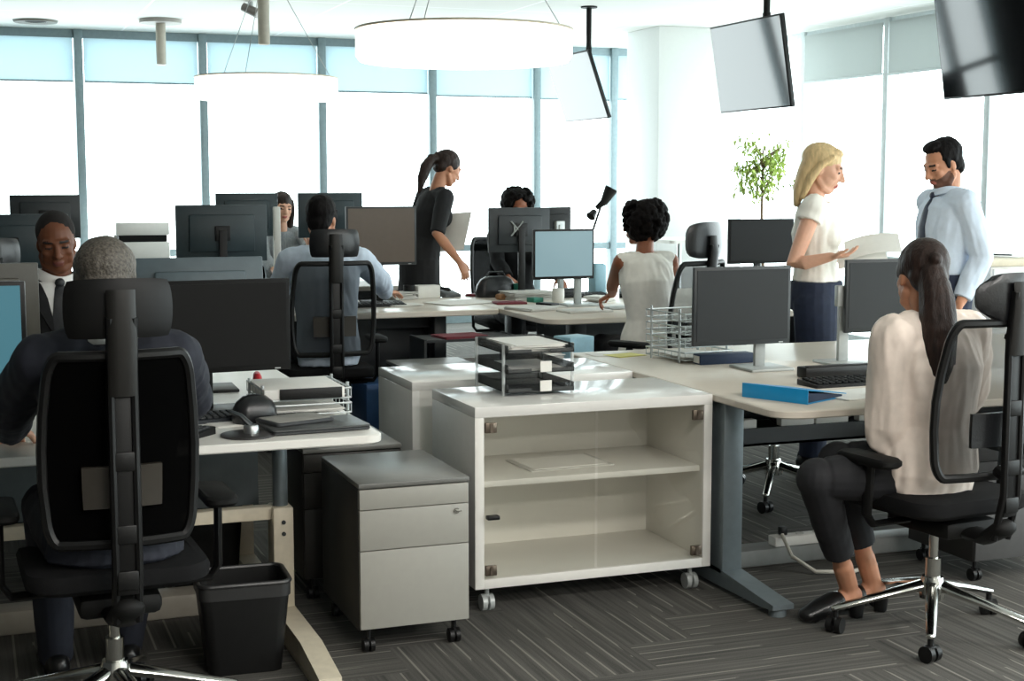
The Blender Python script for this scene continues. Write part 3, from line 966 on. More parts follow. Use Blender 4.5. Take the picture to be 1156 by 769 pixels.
# ---- ceiling-hung screens
def hung_tv(label, c, rz, tilt, w=0.95, h=0.55, pole_px=0.0):
    t = thing('television', label, 'television', (c[0], c[1], 3.0), rz)
    z = c[2] - 3.0
    rot = Matrix.Rotation(tilt, 4, 'X')
    def fix(b):
        return b.xform(Matrix.Translation(V((0, 0, z))) @ rot)
    fix(B().box((0, 0.015, 0), (w, 0.03, h), 0.004).box((0, 0.045, -0.03), (w * 0.6, 0.05, h * 0.5), 0.01)).build('housing', BLACK_PL, t)
    fix(B().box((0, -0.0015, 0.0), (w - 0.022, 0.004, h - 0.024))).build('screen', mat('tv_screen', (12, 14, 16), 0.05, spec=0.8, var=0.02), t)
    fix(B().box((0, 0.085, 0.0), (0.22, 0.04, 0.22), 0.004)).build('mount_plate', BLACK_MATTE, t)
    py = 0.035 - math.sin(tilt) * h / 2
    zt = z + math.cos(tilt) * h / 2
    b = B().cyl((pole_px, py, zt - 0.05), (pole_px, py, 0.0), 0.022)
    b.box((pole_px, py, zt - 0.02), (0.06, 0.03, 0.10), 0.004)
    b.lathe([(0.001, 0), (0.07, 0), (0.07, -0.012), (0.001, -0.012)], (pole_px, py, 0.0))
    b.build('ceiling_pole', BLACK_MATTE, t)
    return t
hung_tv('ceiling-hung television nearest, cut by the top right corner of the photo', (4.98, 6.22, 2.27), math.radians(-90), 0.16, h=0.60)
hung_tv('ceiling-hung television between the column and the grey blinds', (4.98, 8.74, 2.306), math.radians(-90), 0.16, h=0.60, pole_px=0.24)
hung_tv('ceiling-hung television farthest away, seen nearly edge-on left of the column', (5.06, 11.9, 2.35), math.radians(-90), 0.34, h=0.60, pole_px=0.42)

# ---- ring pendants, ceiling fittings
LAMP_WHITE = emit_mat('pendant_diffuser', (255, 250, 238), 1.6)
def pendant(label, c, r, h, zb):
    t = thing('ring_pendant', label, 'pendant lamp', (c[0], c[1], 3.0))
    b = B().lathe([(r - 0.10, zb - 3 + 0.01), (r - 0.10, zb - 3 + h - 0.004), (r - 0.01, zb - 3 + h - 0.004), (r, zb - 3 + h - 0.02), (r, zb - 3 + 0.03), (r - 0.02, zb - 3), (r - 0.09, zb - 3)], seg=64, cap=False)
    bmesh.ops.remove_doubles(b.bm, verts=b.bm.verts, dist=1e-5)
    vs = list(b.bm.verts)
    n = 64
    for i in range(n):
        j = (i + 1) % n
        b.bm.faces.new((vs[i], vs[6 * n + i], vs[6 * n + j], vs[j]))
    b.build('diffuser', LAMP_WHITE, t)
    B().lathe([(r - 0.11, zb - 3 + h - 0.004), (r + 0.004, zb - 3 + h - 0.004), (r + 0.004, zb - 3 + h + 0.006), (r - 0.11, zb - 3 + h + 0.006)], seg=64, cap=False).build('top_rim', mat('pendant_rim', (196, 186, 166), 0.4), t)
    b = B()
    for k in range(3):
        a = math.radians(100 + 120 * k)
        b.cyl(((r - 0.05) * math.cos(a), (r - 0.05) * math.sin(a), zb - 3 + h), (0.30 * (r - 0.05) * math.cos(a), 0.30 * (r - 0.05) * math.sin(a), -0.01), 0.003, seg=6)
    b.build('wire', ALU, t)
    B().lathe([(0.001, 0), (0.22, 0), (0.22, -0.018), (0.001, -0.018)], seg=32).build('canopy', PAPER, t)
    return t
pendant('large luminous white ring pendant hanging before the windows, centre', (2.62, 7.75), 0.60, 0.17, 2.19)
pendant('smaller looking ring pendant farther back, above the large teal-backed monitor', (2.27, 11.6), 0.56, 0.17, 2.175)
def ceiling_stub(label, x, y, ln, r=0.045, plate=0.19):
    t = thing('ceiling_sensor', label, 'ceiling fitting', (x, y, 3.0))
    B().lathe([(0.001, 0), (plate, 0), (plate, -0.035), (0.001, -0.035)], seg=28).build('plate', mat('fitting_grey', (170, 166, 160), 0.5), t)
    B().lathe([(0.001, -0.035), (r, -0.035), (r, -ln), (r * 0.8, -ln - 0.008), (0.001, -ln - 0.008)], seg=20).build('stem', mat('fitting_beige', (186, 180, 166), 0.5), t)
p = gz(181, 22, 3.0); ceiling_stub('beige ceiling stem with round plate, left one of two', p.x, p.y, 0.40)
p = gz(297, -14, 3.0); ceiling_stub('beige ceiling stem right of the other, cut by the top of the photo', p.x, p.y, 0.42, plate=0.10)
p = gz(40, 23, 3.0)
t = thing('ceiling_vent', 'round dark-slotted vent in the ceiling at top left', 'vent', (p.x, p.y, 3.0))
B().lathe([(0.09, 0), (0.20, 0), (0.19, -0.02), (0.10, -0.012)], seg=32, cap=False).build('ring', mat('vent_ring', (120, 118, 110), 0.5), t)
B().lathe([(0.001, -0.004), (0.10, -0.004), (0.10, -0.010), (0.001, -0.010)], seg=32).build('slot', BLACK_MATTE, t)
p = gz(283, 2, 3.0)
t = thing('ceiling_device', 'small grey spotlight on the ceiling beside the right beige stem', 'device', (p.x, p.y, 3.0))  # speaker and camera type unit, not a lamp
B().cyl((0, 0, 0), (0, 0, -0.05), 0.02).build('bracket', ALU, t)
B().cyl((-0.06, 0.02, -0.04), (0.05, -0.05, -0.10), 0.035, 0.04).build('head', mat('device_grey', (120, 116, 112), 0.4), t)
for i, (x, y) in enumerate(PANEL_SPOTS):
    t = thing('ceiling_panel_light', 'recessed ceiling panel light over the near aisle', 'ceiling light', (x, y, 3.0), group='recessed ceiling lights')
    B().lohi((-0.58, -0.28, -0.012), (-0.55, 0.28, 0.0)).lohi((0.55, -0.28, -0.012), (0.58, 0.28, 0.0)).lohi((-0.55, -0.28, -0.012), (0.55, -0.25, 0.0)).lohi((-0.55, 0.25, -0.012), (0.55, 0.28, 0.0)).build('frame', SILVER, t)
    B().lohi((-0.55, -0.25, -0.010), (0.55, 0.25, -0.001)).build('diffuser', emit_mat('panel_diffuser', (255, 244, 226), 1.5), t)

# ---- letter trays and papers
def letter_trays(name, label, loc, rz, w, d, gap, n, m, post_m, wall=0.032, open_front=True):
    t = thing(name, label, 'letter tray', loc, rz)
    for k in range(n):
        z = 0.012 + gap * k
        b = B().lohi((-w / 2, -d / 2, z), (w / 2, d / 2, z + 0.004))
        b.lohi((-w / 2, -d / 2, z), (-w / 2 + 0.004, d / 2, z + wall)).lohi((w / 2 - 0.004, -d / 2, z), (w / 2, d / 2, z + wall))
        b.lohi((-w / 2, d / 2 - 0.004, z), (w / 2, d / 2, z + wall))
        # front lips with a gap for the hand
        b.lohi((-w / 2, -d / 2, z), (-w * 0.14, -d / 2 + 0.004, z + wall * 0.5)).lohi((w * 0.14, -d / 2, z), (w / 2, -d / 2 + 0.004, z + wall * 0.5))
        b.build('tray', m, t)
    for sx in (-1, 1):
        for sy in (-1, 1):
            B().cyl((sx * (w / 2 + 0.004), sy * (d / 2 - 0.03), 0), (sx * (w / 2 + 0.004), sy * (d / 2 - 0.03), 0.012 + gap * (n - 1) + wall), 0.006, seg=10).build('post', post_m, t)
    return t
TR1 = (2.06, 5.36, 0.745)
def papers(label, loc, w, d, n, m=PAPER, rz=0.0, name='paper_stack', step=0.0012, seed=1, cat='papers', spread=0.012):
    random.seed(seed)
    b = B()
    th = step
    for k in range(n):
        b.box((random.uniform(-spread, spread), random.uniform(-spread, spread), th * (k + 0.5)), (w, d, th), 0, (0, 0, random.uniform(-0.12, 0.12) * (1 if spread > 0 else 0)))
    o = b.build(name, m, None, loc=loc)
    o.rotation_euler = (0, 0, rz)
    tag(o, label, cat)
    return o
tt = letter_trays('letter_trays', 'smoked letter trays stacked three high on the white cabinets', (1.965, 5.12, 0.745), 0.0, 0.265, 0.36, 0.072, 3, ACRYLIC, CLEAR)
for k in range(2):
    B().box((0.02, -0.179, 0.034 + 0.072 * k), (0.045, 0.003, 0.04)).build('label_tab', PAPER, tt)
papers('loose white papers heaped in the top smoked letter tray', (1.965, 5.12, 0.745 + 0.012 + 0.144 + 0.004), 0.21, 0.30, 12, PAPER, 0.0, seed=5, step=0.002)
papers('grey papers in the middle smoked letter tray', (1.965, 5.12, 0.745 + 0.012 + 0.072 + 0.004), 0.21, 0.29, 6, PAPER_GREY, 0.0, seed=6)
wire = mat('tray_wire', (190, 196, 196), 0.35, metal=0.5)
def wire_trays(label, loc, rz, w, d, gap, n):
    t = thing('wire_tray', label, 'letter tray', loc, rz)
    for k in range(n):
        z = 0.015 + gap * k
        b = B()
        for zz, rr_ in ((z, 0.0028), (z + 0.032, 0.0036)):
            b.tube([(-w / 2, -d / 2, zz), (w / 2, -d / 2, zz), (w / 2, d / 2, zz), (-w / 2, d / 2, zz)], rr_, 6, closed=True)
        for i in range(9):
            x = -w / 2 + w * i / 8
            b.cyl((x, -d / 2, z), (x, d / 2, z), 0.0016, seg=5)
        for sx in (-1, 1):
            for i in range(7):
                y = -d / 2 + d * i / 6
                b.cyl((sx * w / 2, y, z), (sx * w / 2, y, z + 0.032), 0.0016, seg=5)
        b.build('tray', wire, t)
    for sx in (-1, 1):
        for sy in (-1, 1):
            B().cyl((sx * w / 2, sy * d * 0.36, 0), (sx * w / 2, sy * d * 0.36, gap * n + 0.012), 0.0055, seg=8).build('post', wire, t)
    return t
wire_trays('silver wire letter tray stack on the bench desk left of the grey monitor', (2.99, 5.74, 0.745), 0.12, 0.25, 0.31, 0.056, 4)
papers('white papers in the silver wire tray', (2.99, 5.74, 0.745 + 0.020), 0.2, 0.27, 5, PAPER, 0.12, seed=8, spread=0.006)
t = thing('box_file', 'dark box file lying on the bench desk behind the grey monitor', 'file', (3.06, 5.55, 0.745), 0.0)
B().box((0, 0, 0.022), (0.26, 0.07, 0.044), 0.003).build('case', NAVY_IN, t)
B().box((-0.131, 0, 0.022), (0.003, 0.05, 0.03)).build('label_tab', PAPER, t)
# tray stack on the left white desk
wire_trays('wire letter trays on the corner of the left white desk, loaded with paper', (1.04, 4.86, 0.745), 0.02, 0.29, 0.30, 0.050, 2)
t = thing('paper_ream', 'thick white paper ream with black-bound edge on the left wire trays', 'papers', (1.03, 4.85, 0.805 + 0.008), 0.0)
B().box((0, 0, 0.018), (0.27, 0.29, 0.034), 0.002).build('sheets', PAPER, t)
B().box((0.02, -0.1475, 0.018), (0.21, 0.006, 0.036), 0.001).build('binding', BLACK_PL, t)
papers('white papers in the lower left wire tray', (1.04, 4.86, 0.765), 0.25, 0.26, 6, PAPER, 0.0, seed=2, spread=0.006)
papers('single white sheets on the left white desk beside the wire trays', (0.80, 4.80, 0.745), 0.21, 0.297, 2, PAPER, 0.3, seed=3)
t = thing('laptop', 'closed dark grey laptop lying at the desk corner under the grey tablet', 'laptop', (1.015, 4.53, 0.745), 0.06)
slab(rrect(-0.16, -0.11, 0.16, 0.11, 0.014), 0.002, 0.011, 0.002).build('base', mat('laptop_grey', (66, 68, 70), 0.35, metal=0.4), t)
slab(rrect(-0.16, -0.11, 0.16, 0.11, 0.014), 0.0115, 0.018, 0.002).build('lid', mat('laptop_lid', (92, 94, 94), 0.35, metal=0.4), t)
t = thing('tablet_case', 'grey tablet in a case lying on the closed laptop', 'tablet', (0.965, 4.57, 0.763), 0.32)
slab(rrect(-0.105, -0.075, 0.105, 0.075, 0.012), 0.0, 0.012, 0.003).build('case', mat('tablet_case_grey', (62, 64, 66), 0.6), t)
slab(rrect(-0.096, -0.067, 0.096, 0.067, 0.008), 0.012, 0.0135, 0.0005).build('face', mat('tablet_face', (160, 158, 152), 0.5), t)
def keyboard(label, loc, rz, w=0.43, d=0.14, m=BLACK_PL, keym=None):
    t = thing('keyboard', label, 'keyboard', loc, rz)
    b = B()
    b.rings([[V((x, y, 0.0)) for x, y in rrect(-w / 2, -d / 2, w / 2, d / 2, 0.01, 3)],
             [V((x, y, 0.012 + 0.010 * (y / d + 0.5))) for x, y in rrect(-w / 2, -d / 2, w / 2, d / 2, 0.01, 3)]])
    b.build('case', m, t)
    b = B()
    for r in range(5):
        n = 14
        for c in range(n):
            y = -d / 2 + 0.022 + r * (d - 0.04) / 4.4
            b.box((-w / 2 + 0.025 + c * (w - 0.05) / (n - 1), y, 0.015 + 0.010 * (y / d + 0.5)), ((w - 0.05) / n * 0.82, 0.019, 0.008), 0.002, seg=1)
    b.build('keys', keym or BLACK_MATTE, t)
    return t
KEYG = mat('key_grey', (52, 54, 56), 0.5)
keyboard('black keyboard half hidden by the grey-haired man right arm', (0.52, 4.62, 0.745), -0.75, 0.40, 0.13, BLACK_PL, KEYG)
keyboard('black keyboard in front of the long-haired woman', (3.22, 4.80, 0.745), 0.03)
t = thing('document_holder', 'black slim box lying behind the long-haired woman keyboard', 'box', (3.28, 5.02, 0.745), 0.03)
B().box((0, 0, 0.022), (0.32, 0.07, 0.044), 0.006).box((0, -0.02, 0.046), (0.30, 0.02, 0.006), 0.002).build('case', BLACK_PL, t)
keyboard('dark keyboard under the black monitor on the left white desk', (0.66, 4.78, 0.745), 0.15, 0.34, 0.12, mat('kb_dark', (40, 46, 52), 0.5), KEYG)
t = thing('tablet_stand', 'round dark base with a short articulated arm on the left white desk', 'stand', (0.795, 4.46, 0.745))
B().lathe([(0.001, 0), (0.085, 0), (0.085, 0.006), (0.07, 0.009), (0.001, 0.009)], seg=40).build('base', mat('base_grey', (52, 50, 50), 0.35), t)
B().lathe([(0.001, 0.009), (0.024, 0.009), (0.024, 0.028), (0.020, 0.034), (0.001, 0.034)], (0.01, 0, 0)).build('collar', ALU, t)
B().tube([(0.01, 0, 0.03), (-0.02, 0.01, 0.062), (-0.05, 0.02, 0.075)], [(0.014, 0.010), (0.011, 0.008), (0.009, 0.006)], 10, rounded=True).build('arm', mat('arm_dark', (40, 46, 48), 0.35), t)
t = thing('zip_pouch', 'small black rounded pouch on the left white desk', 'pouch', (0.86, 4.70, 0.745), 0.2)
b = B()
b.rings([[V((x * k, y * k, z)) for x, y in rrect(-0.075, -0.05, 0.075, 0.05, 0.045, 6)] for z, k in ((0, 0.92), (0.015, 1.0), (0.045, 0.96), (0.07, 0.80), (0.088, 0.5), (0.093, 0.2))])
b.build('body', LEATHER, t)
B().tube([(-0.04, -0.03, 0.05), (-0.01, -0.036, 0.055), (0.03, -0.03, 0.052)], 0.003, 6).build('zip', ALU, t)
t = thing('red_stapler', 'small bright red stapler standing behind the black pouch', 'stapler', gz(291, 447, 0.745), 1.45)
B().box((0, 0, 0.008), (0.09, 0.028, 0.016), 0.005).build('base', PAPER, t)
B().tube([(-0.04, 0, 0.03), (0, 0, 0.065), (0.04, 0, 0.075)], [(0.014, 0.014), (0.017, 0.022), (0.013, 0.012)], 12, rounded=True).build('arm', RED, t)
t = thing('computer_mouse', 'small pale mouse on the left white desk before the keyboard', 'mouse', (0.62, 4.62, 0.745), 0.3)
b = B().ell((0, 0, 0.008), (0.026, 0.045, 0.02)); bmesh.ops.bisect_plane(b.bm, geom=b.bm.verts[:] + b.bm.edges[:] + b.bm.faces[:], plane_co=(0, 0, 0.0), plane_no=(0, 0, 1), clear_inner=True)
b.build('shell', PAPER_GREY, t)
B().box((0, 0.022, 0.026), (0.005, 0.014, 0.006), 0.002).build('wheel', BLACK_PL, t)
# bench desk on the right: blue binder, papers
BA, BB = gz(838, 448, 0.745), gz(912, 457, 0.745)
BL_ = (BB - BA).length
t = thing('ring_binder', 'bright blue lever-arch binder lying on the bench desk, spine towards us', 'binder', ((BA + BB) / 2), math.atan2(BB.y - BA.y, BB.x - BA.x))
b = B().box((0.0, 0.0, 0.026), (BL_, 0.005, 0.052), 0.001)
b.build('spine', BLUE, t)
b = B().grid(lambda u, v: V((BL_ * (u - 0.5), 0.26 * v, 0.051 - 0.038 * v)), 2, 2, 0.003)
b.build('cover', [BLUE], t)
B().box((0, 0.13, 0.0025), (BL_, 0.26, 0.003)).build('back_cover', BLUE, t)
B().rings([[V((BL_ * 0.96 * (s_ - 0.5), 0.006, 0.0045)), V((BL_ * 0.96 * (s_ - 0.5), 0.24, 0.0045)), V((BL_ * 0.96 * (s_ - 0.5), 0.24, 0.011)), V((BL_ * 0.96 * (s_ - 0.5), 0.006, 0.040))] for s_ in (0, 1)]).build('pages', NAVY_IN, t)
papers('white documents fanned on the bench desk right of the blue binder', (3.07, 4.55, 0.745), 0.30, 0.21, 4, PAPER, 0.15, seed=9)
papers('white sheets on the bench desk under the dark-haired woman monitors', (3.62, 4.96, 0.745), 0.30, 0.21, 3, PAPER, -0.1, seed=10)
papers('yellow folder at the far end of the bench desk', (2.78, 5.95, 0.745), 0.16, 0.11, 3, YELLOW, 0.2, name='card_folder', seed=11)
papers('pale folder at the far end of the bench desk beside the yellow one', (2.69, 6.02, 0.745), 0.10, 0.14, 2, PAPER, 0.0, name='card_folder', seed=12)

# ---- clutter on the middle desks
def pbox(name, label, cat, loc, size, m, rz=0.0, bev=0.004):
    o = B().box((0, 0, size[2] / 2), size, bev).build(name, m, None, loc=loc)
    o.rotation_euler = (0, 0, rz)
    tag(o, label, cat)
    return o
p = gz(480, 336, 0.745); pbox('tissue_box', 'white box on the middle desk left of the leaning woman hand', 'box', p, (0.17, 0.12, 0.085), PAPER, 0.2)
p = gz(523, 342, 0.745); papers('white documents spread on the middle desk under the leaning woman hand', p, 0.42, 0.30, 5, PAPER, 0.2, seed=20)
p = gz(455, 345, 0.745); papers('white pad at the left end of the middle desk by the blue-shirted man arm', p, 0.20, 0.16, 8, PAPER, 0.1, seed=21)
p = gz(575, 343, 0.745); pbox('notebook', 'dark red notebook at the right end of the middle desk', 'notebook', (p.x, p.y, 0.745), (0.2, 0.15, 0.014), MAROON, -0.1)
p = gz(538, 334, 0.745); pbox('notebook', 'dark red notebook beneath the leaning woman fingers', 'notebook', (p.x, p.y, 0.745), (0.15, 0.08, 0.016), MAROON, 0.5)
p = gz(505, 335, 0.745)
t = thing('desk_phone', 'small grey desk phone on the middle desk before the leaning woman', 'phone', (p.x, p.y, 0.745), 0.3)
B().box((0, 0, 0.02), (0.13, 0.15, 0.035), 0.008, (0.2, 0, 0)).build('body', mat('phone_grey', (96, 100, 100), 0.5), t)
B().tube([(-0.04, -0.07, 0.055), (-0.04, 0, 0.06), (-0.04, 0.07, 0.065)], [(0.02, 0.014), (0.013, 0.010), (0.02, 0.014)], 8, rounded=True).build('handset', BLACK_PL, t)
p = gz(586, 335, 0.745)
b = B().lathe([(0.001, 0), (0.034, 0), (0.040, 0.09), (0.037, 0.09), (0.031, 0.006), (0.001, 0.006)])
o = b.build('pen_cup', GREEN, None, loc=p); tag(o, 'green pen cup on the curly-haired woman desk by the pale blue monitor', 'cup')
p = gz(560, 335, 0.745)
t = thing('handbag', 'black leather bag on the middle desk left of the pale blue monitor', 'bag', p, 0.1)
b = B(); b.rings([[V((x * k, y * k, z)) for x, y in rrect(-0.15, -0.06, 0.15, 0.06, 0.05, 5)] for z, k in ((0, 0.95), (0.02, 1.0), (0.08, 0.92), (0.12, 0.75), (0.14, 0.5))])
b.build('body', LEATHER, t)
B().tube([(-0.08, 0, 0.12), (-0.05, 0, 0.17), (0.05, 0, 0.17), (0.08, 0, 0.12)], 0.006, 8).build('handle', LEATHER, t)
p = gz(612, 336, 0.745); papers('crumpled white papers in front of the pale blue monitor', p, 0.21, 0.15, 14, PAPER, 0.4, seed=23, step=0.003, spread=0.03)
p = gz(640, 345, 0.745); papers('white sheets along the front edge of the curly-haired woman desk', p, 0.42, 0.20, 4, PAPER, 0.05, seed=24)
p = gz(600, 350, 0.745); papers('grey magazines at the rounded corner of the curly-haired woman desk', p, 0.2, 0.26, 6, PAPER_GREY, 0.3, seed=25, step=0.003)
p = gz(655, 335, 0.745); keyboard('dark keyboard below the pale blue monitor', (p.x, p.y, 0.745), 0.05, 0.40, 0.13, BLACK_PL, KEYG)
p = gz(674, 333, 0.745); pbox('water_bottle', 'pale blue bottle carton right of the pale blue monitor', 'bottle', p, (0.10, 0.10, 0.22), PALEBLUE, 0.2, 0.02)
p = gz(594, 338, 0.745); papers('stack of white paper behind the pale blue monitor', p, 0.3, 0.2, 14, PAPER_GREY, 0.1, seed=26, step=0.004)
pbox('storage_box', 'pale blue carton on the low charcoal cabinet behind the letter trays', 'box', (3.02, 7.12, 0.56), (0.17, 0.14, 0.15), PALEBLUE, 0.3, 0.006)
papers('crumpled white papers beside the pale blue carton on the low charcoal cabinet', (2.83, 7.15, 0.56), 0.2, 0.16, 16, PAPER, 0.2, seed=41, step=0.005, spread=0.03)
p = gz(690, 345, 0.745); papers('white letter beneath the curly-haired woman hand', p, 0.21, 0.297, 2, PAPER, 0.6, seed=27)
def mug(label, px, py, m):
    p = gz(px, py, 0.745)
    t = thing('mug', label, 'mug', p, 0.6)
    B().lathe([(0.001, 0), (0.036, 0), (0.040, 0.01), (0.040, 0.09), (0.036, 0.09), (0.035, 0.012), (0.001, 0.012)]).build('bowl', m, t)
    B().tube([(0.038, 0, 0.072), (0.066, 0, 0.068), (0.066, 0, 0.03), (0.038, 0, 0.024)], 0.006, 8).build('handle', m, t)
mug('white mug on the curly-haired woman desk between papers and keyboard', 630, 341, PAPER)
mug('dark mug on the middle desk beside the white tissue box', 462, 337, BLACK_PL)
p = gz(690, 338, 0.745)
t = thing('desk_phone', 'black desk phone right of the pale blue monitor on the curly-haired woman desk', 'phone', (p.x + 0.22, p.y + 0.15, 0.745), -0.4)
B().box((0, 0, 0.022), (0.17, 0.19, 0.04), 0.008, (0.15, 0, 0)).build('body', BLACK_PL, t)
B().tube([(-0.05, -0.08, 0.06), (-0.05, 0, 0.066), (-0.05, 0.08, 0.07)], [(0.022, 0.016), (0.014, 0.011), (0.022, 0.016)], 8, rounded=True).build('handset', BLACK_PL, t)
p = gz(604, 341, 0.745); pbox('sticky_notes', 'teal sticky note block in front of the pale blue monitor', 'notes', p, (0.08, 0.08, 0.03), GREEN, 0.3)
p = gz(572, 338, 0.745); pbox('eyeglass_case', 'brown case lying left of the pale blue monitor', 'case', p, (0.16, 0.07, 0.04), CORK, 0.4, 0.015)
p = gz(660, 352, 0.745); pbox('notebook', 'open pale notebook at the front edge of the curly-haired woman desk', 'notebook', (p.x, p.y, 0.745), (0.30, 0.18, 0.012), PAPER_GREY, 0.1)
p = gz(422, 346, 0.745); keyboard('black keyboard below the brown-grey monitor on the middle desk', (p.x, p.y, 0.745), 0.0, 0.40, 0.13, BLACK_PL, KEYG)
p = gz(448, 338, 0.745); papers('loose grey papers right of the brown-grey monitor on the middle desk', (p.x, p.y, 0.745), 0.2, 0.14, 10, PAPER_GREY, 0.3, seed=51, step=0.005, spread=0.03)
p = gz(618, 345, 0.745); pbox('calculator', 'small dark calculator at the corner of the curly-haired woman desk', 'calculator', (p.x, p.y, 0.745), (0.08, 0.13, 0.018), BLACK_PL, 0.5)
p = gz(642, 335, 0.745); pbox('tape_dispenser', 'black tape dispenser right of the stand of the pale blue monitor', 'dispenser', p, (0.13, 0.05, 0.06), BLACK_PL, 0.2, 0.015)
p = gz(676, 341, 0.745); papers('crumpled white paper sheets left of the curly-haired woman hand', (p.x, p.y, 0.745), 0.16, 0.12, 10, PAPER, 0.7, seed=52, step=0.004, spread=0.025)
p = gz(700, 349, 0.745); pbox('pen_tray', 'grey pen tray at the front edge of the curly-haired woman desk', 'tray', (p.x, p.y, 0.745), (0.2, 0.06, 0.02), SILVER, 0.15, 0.006)
pbox('post', 'slim white upright post on the far-row desk beside the dark-haired woman', 'post', (2.15, 10.70, 0.745), (0.05, 0.05, 0.60), PAPER, 0.0, 0.008)
# low shelf with magazines, boxes and bag under the middle desks
t = thing('magazine_rack', 'low dark rack of magazines under the middle desk behind the letter trays', 'rack', (2.75, 8.15, 0), 0.0)
for z in (0.10, 0.36, 0.60):
    B().lohi((-0.28, -0.15, z), (0.28, 0.15, z + 0.015)).build('shelf', DARK_STEEL, t)
for sx in (-1, 1):
    B().lohi((sx * 0.28, -0.15, 0), (sx * 0.295, 0.15, 0.62)).build('side_panel', DARK_STEEL, t)
papers('red and white magazines lying on top of the low dark rack', (2.72, 8.13, 0.615), 0.28, 0.20, 3, MAROON, 0.2, seed=31, step=0.004, name='magazine_pile')
papers('pale magazines on the middle shelf of the low dark rack', (2.75, 8.14, 0.375), 0.34, 0.23, 16, PAPER, 0.0, seed=32, step=0.006, name='magazine_pile')
pbox('storage_box', 'blue plastic storage box on the floor under the middle desk', 'box', (2.42, 8.7, 0), (0.38, 0.30, 0.30), mat('box_blue', (70, 110, 160), 0.5), 0.1, 0.012)
pbox('storage_box', 'pale blue storage box beneath the curly-haired woman desk', 'box', (3.80, 8.30, 0), (0.34, 0.26, 0.52), PALEBLUE, 0.2, 0.02)
t = thing('backpack', 'black backpack slumped beneath the curly-haired woman desk', 'bag', (3.34, 8.35, 0), 0.3)
b = B(); b.rings([[V((x * k, y * k, z)) for x, y in rrect(-0.17, -0.11, 0.17, 0.11, 0.08, 5)] for z, k in ((0, 0.9), (0.05, 1.0), (0.25, 0.97), (0.38, 0.8), (0.45, 0.5), (0.46, 0.2))])
b.build('body', BLACK_FAB, t)
B().tube([(-0.05, -0.03, 0.44), (-0.03, -0.03, 0.50), (0.03, -0.03, 0.50), (0.05, -0.03, 0.44)], 0.008, 8).build('handle', BLACK_FAB, t)

# ---- desk lamp, far cabinet, printer, right-hand cabinet
p = gz(650, 300, 0.745)
t = thing('desk_lamp', 'small black desk lamp with bent arm in front of the far window', 'lamp', (4.13, 9.35, 0.745), 0.0)
B().lathe([(0.001, 0), (0.08, 0), (0.08, 0.014), (0.001, 0.018)]).build('base', BLACK_PL, t)
B().tube([(0, 0, 0.015), (-0.06, 0, 0.34), (0.04, 0, 0.62)], 0.009, 8).build('arm', BLACK_PL, t)
B().tube([(0.0, 0, 0.60), (0.05, -0.02, 0.64), (0.10, -0.04, 0.74)], [(0.015, 0.015), (0.028, 0.028), (0.050, 0.050)], 14).tube([(-0.01, 0, 0.58), (-0.05, -0.02, 0.54)], [0.02, 0.035], 12).build('shade', BLACK_PL, t)
t = thing('floor_cabinet', 'white cabinet against the far windows, carrying the white printer', 'cabinet', (1.65, 13.9, 0))
B().lohi((-0.75, -0.25, 0.05), (0.75, 0.25, 0.76), 0.004).build('body', WHITE_LAC, t)
B().lohi((-0.76, -0.26, 0.76), (0.76, 0.26, 0.78), 0.004).lohi((-0.72, -0.22, 0), (0.72, 0.22, 0.05)).build('top_panel', WHITE_LAC, t)
for k in range(3):
    B().lohi((-0.745 + 0.5 * k, -0.262, 0.06), (-0.255 + 0.5 * k, -0.25, 0.75), 0.002).build('door', WHITE_LAC, t)
p = gy(160, 292, 13.8)
t = thing('printer', 'white office printer with a dark slot in front of the far windows', 'printer', (p.x, 13.85, 0.78))
B().lohi((-0.24, -0.21, 0), (0.24, 0.21, 0.20), 0.012).lohi((-0.24, -0.21, 0.26), (0.24, 0.21, 0.38), 0.012).lohi((-0.24, -0.02, 0.20), (0.24, 0.21, 0.26)).build('housing', WHITE_LAC, t)
B().lohi((-0.215, -0.19, 0.20), (0.215, -0.02, 0.258)).build('paper_slot', BLACK_MATTE, t)
t = thing('filing_cabinet', 'white filing cabinet at the right edge beside the standing man', 'cabinet', (5.78, 6.85, 0))
B().lohi((-0.45, -0.22, 0.03), (0.45, 0.22, 1.06), 0.004).build('body', WHITE_LAC, t)
B().lohi((-0.47, -0.24, 1.06), (0.47, 0.24, 1.10), 0.004).build('top_panel', mat('cream_top', (226, 214, 188), 0.4), t)
B().lohi((-0.42, -0.2, 0), (0.42, 0.2, 0.03)).build('plinth', DARK_STEEL, t)
for k in range(3):
    B().lohi((-0.44, -0.235, 0.05 + 0.335 * k), (0.44, -0.22, 0.375 + 0.335 * k), 0.002).build('drawer', WHITE_LAC, t)
papers('white papers on top of the white filing cabinet at the right edge', (5.66, 6.83, 1.10), 0.3, 0.21, 5, PAPER, 0.2, seed=40)
b = B().tube([(-0.07, 0, 0.012), (0.08, 0.01, 0.006)], [0.005, 0.005], 8, rounded=True)
tag(b.build('pen', BLACK_PL, None, loc=(5.50, 6.76, 1.108)), 'black pen on the papers on the filing cabinet', 'pen')
t = thing('meeting_table', 'white side table near the right windows behind the curly-haired woman', 'table', (6.55, 11.95, 0))
B().prism(rrect(-0.7, -0.36, 0.7, 0.36, 0.05), 0.98, 1.01).build('table_top', PAPER, t)
for sx in (-1, 1):
    for sy in (-1, 1):
        B().cyl((sx * 0.6, sy * 0.32, 0), (sx * 0.6, sy * 0.32, 0.98), 0.02).build('leg', ALU, t)
pbox('folder_stack', 'pale blue folder on the white side table near the right windows', 'folder', (6.85, 11.8, 1.01), (0.34, 0.24, 0.03), PALEBLUE, 0.2)

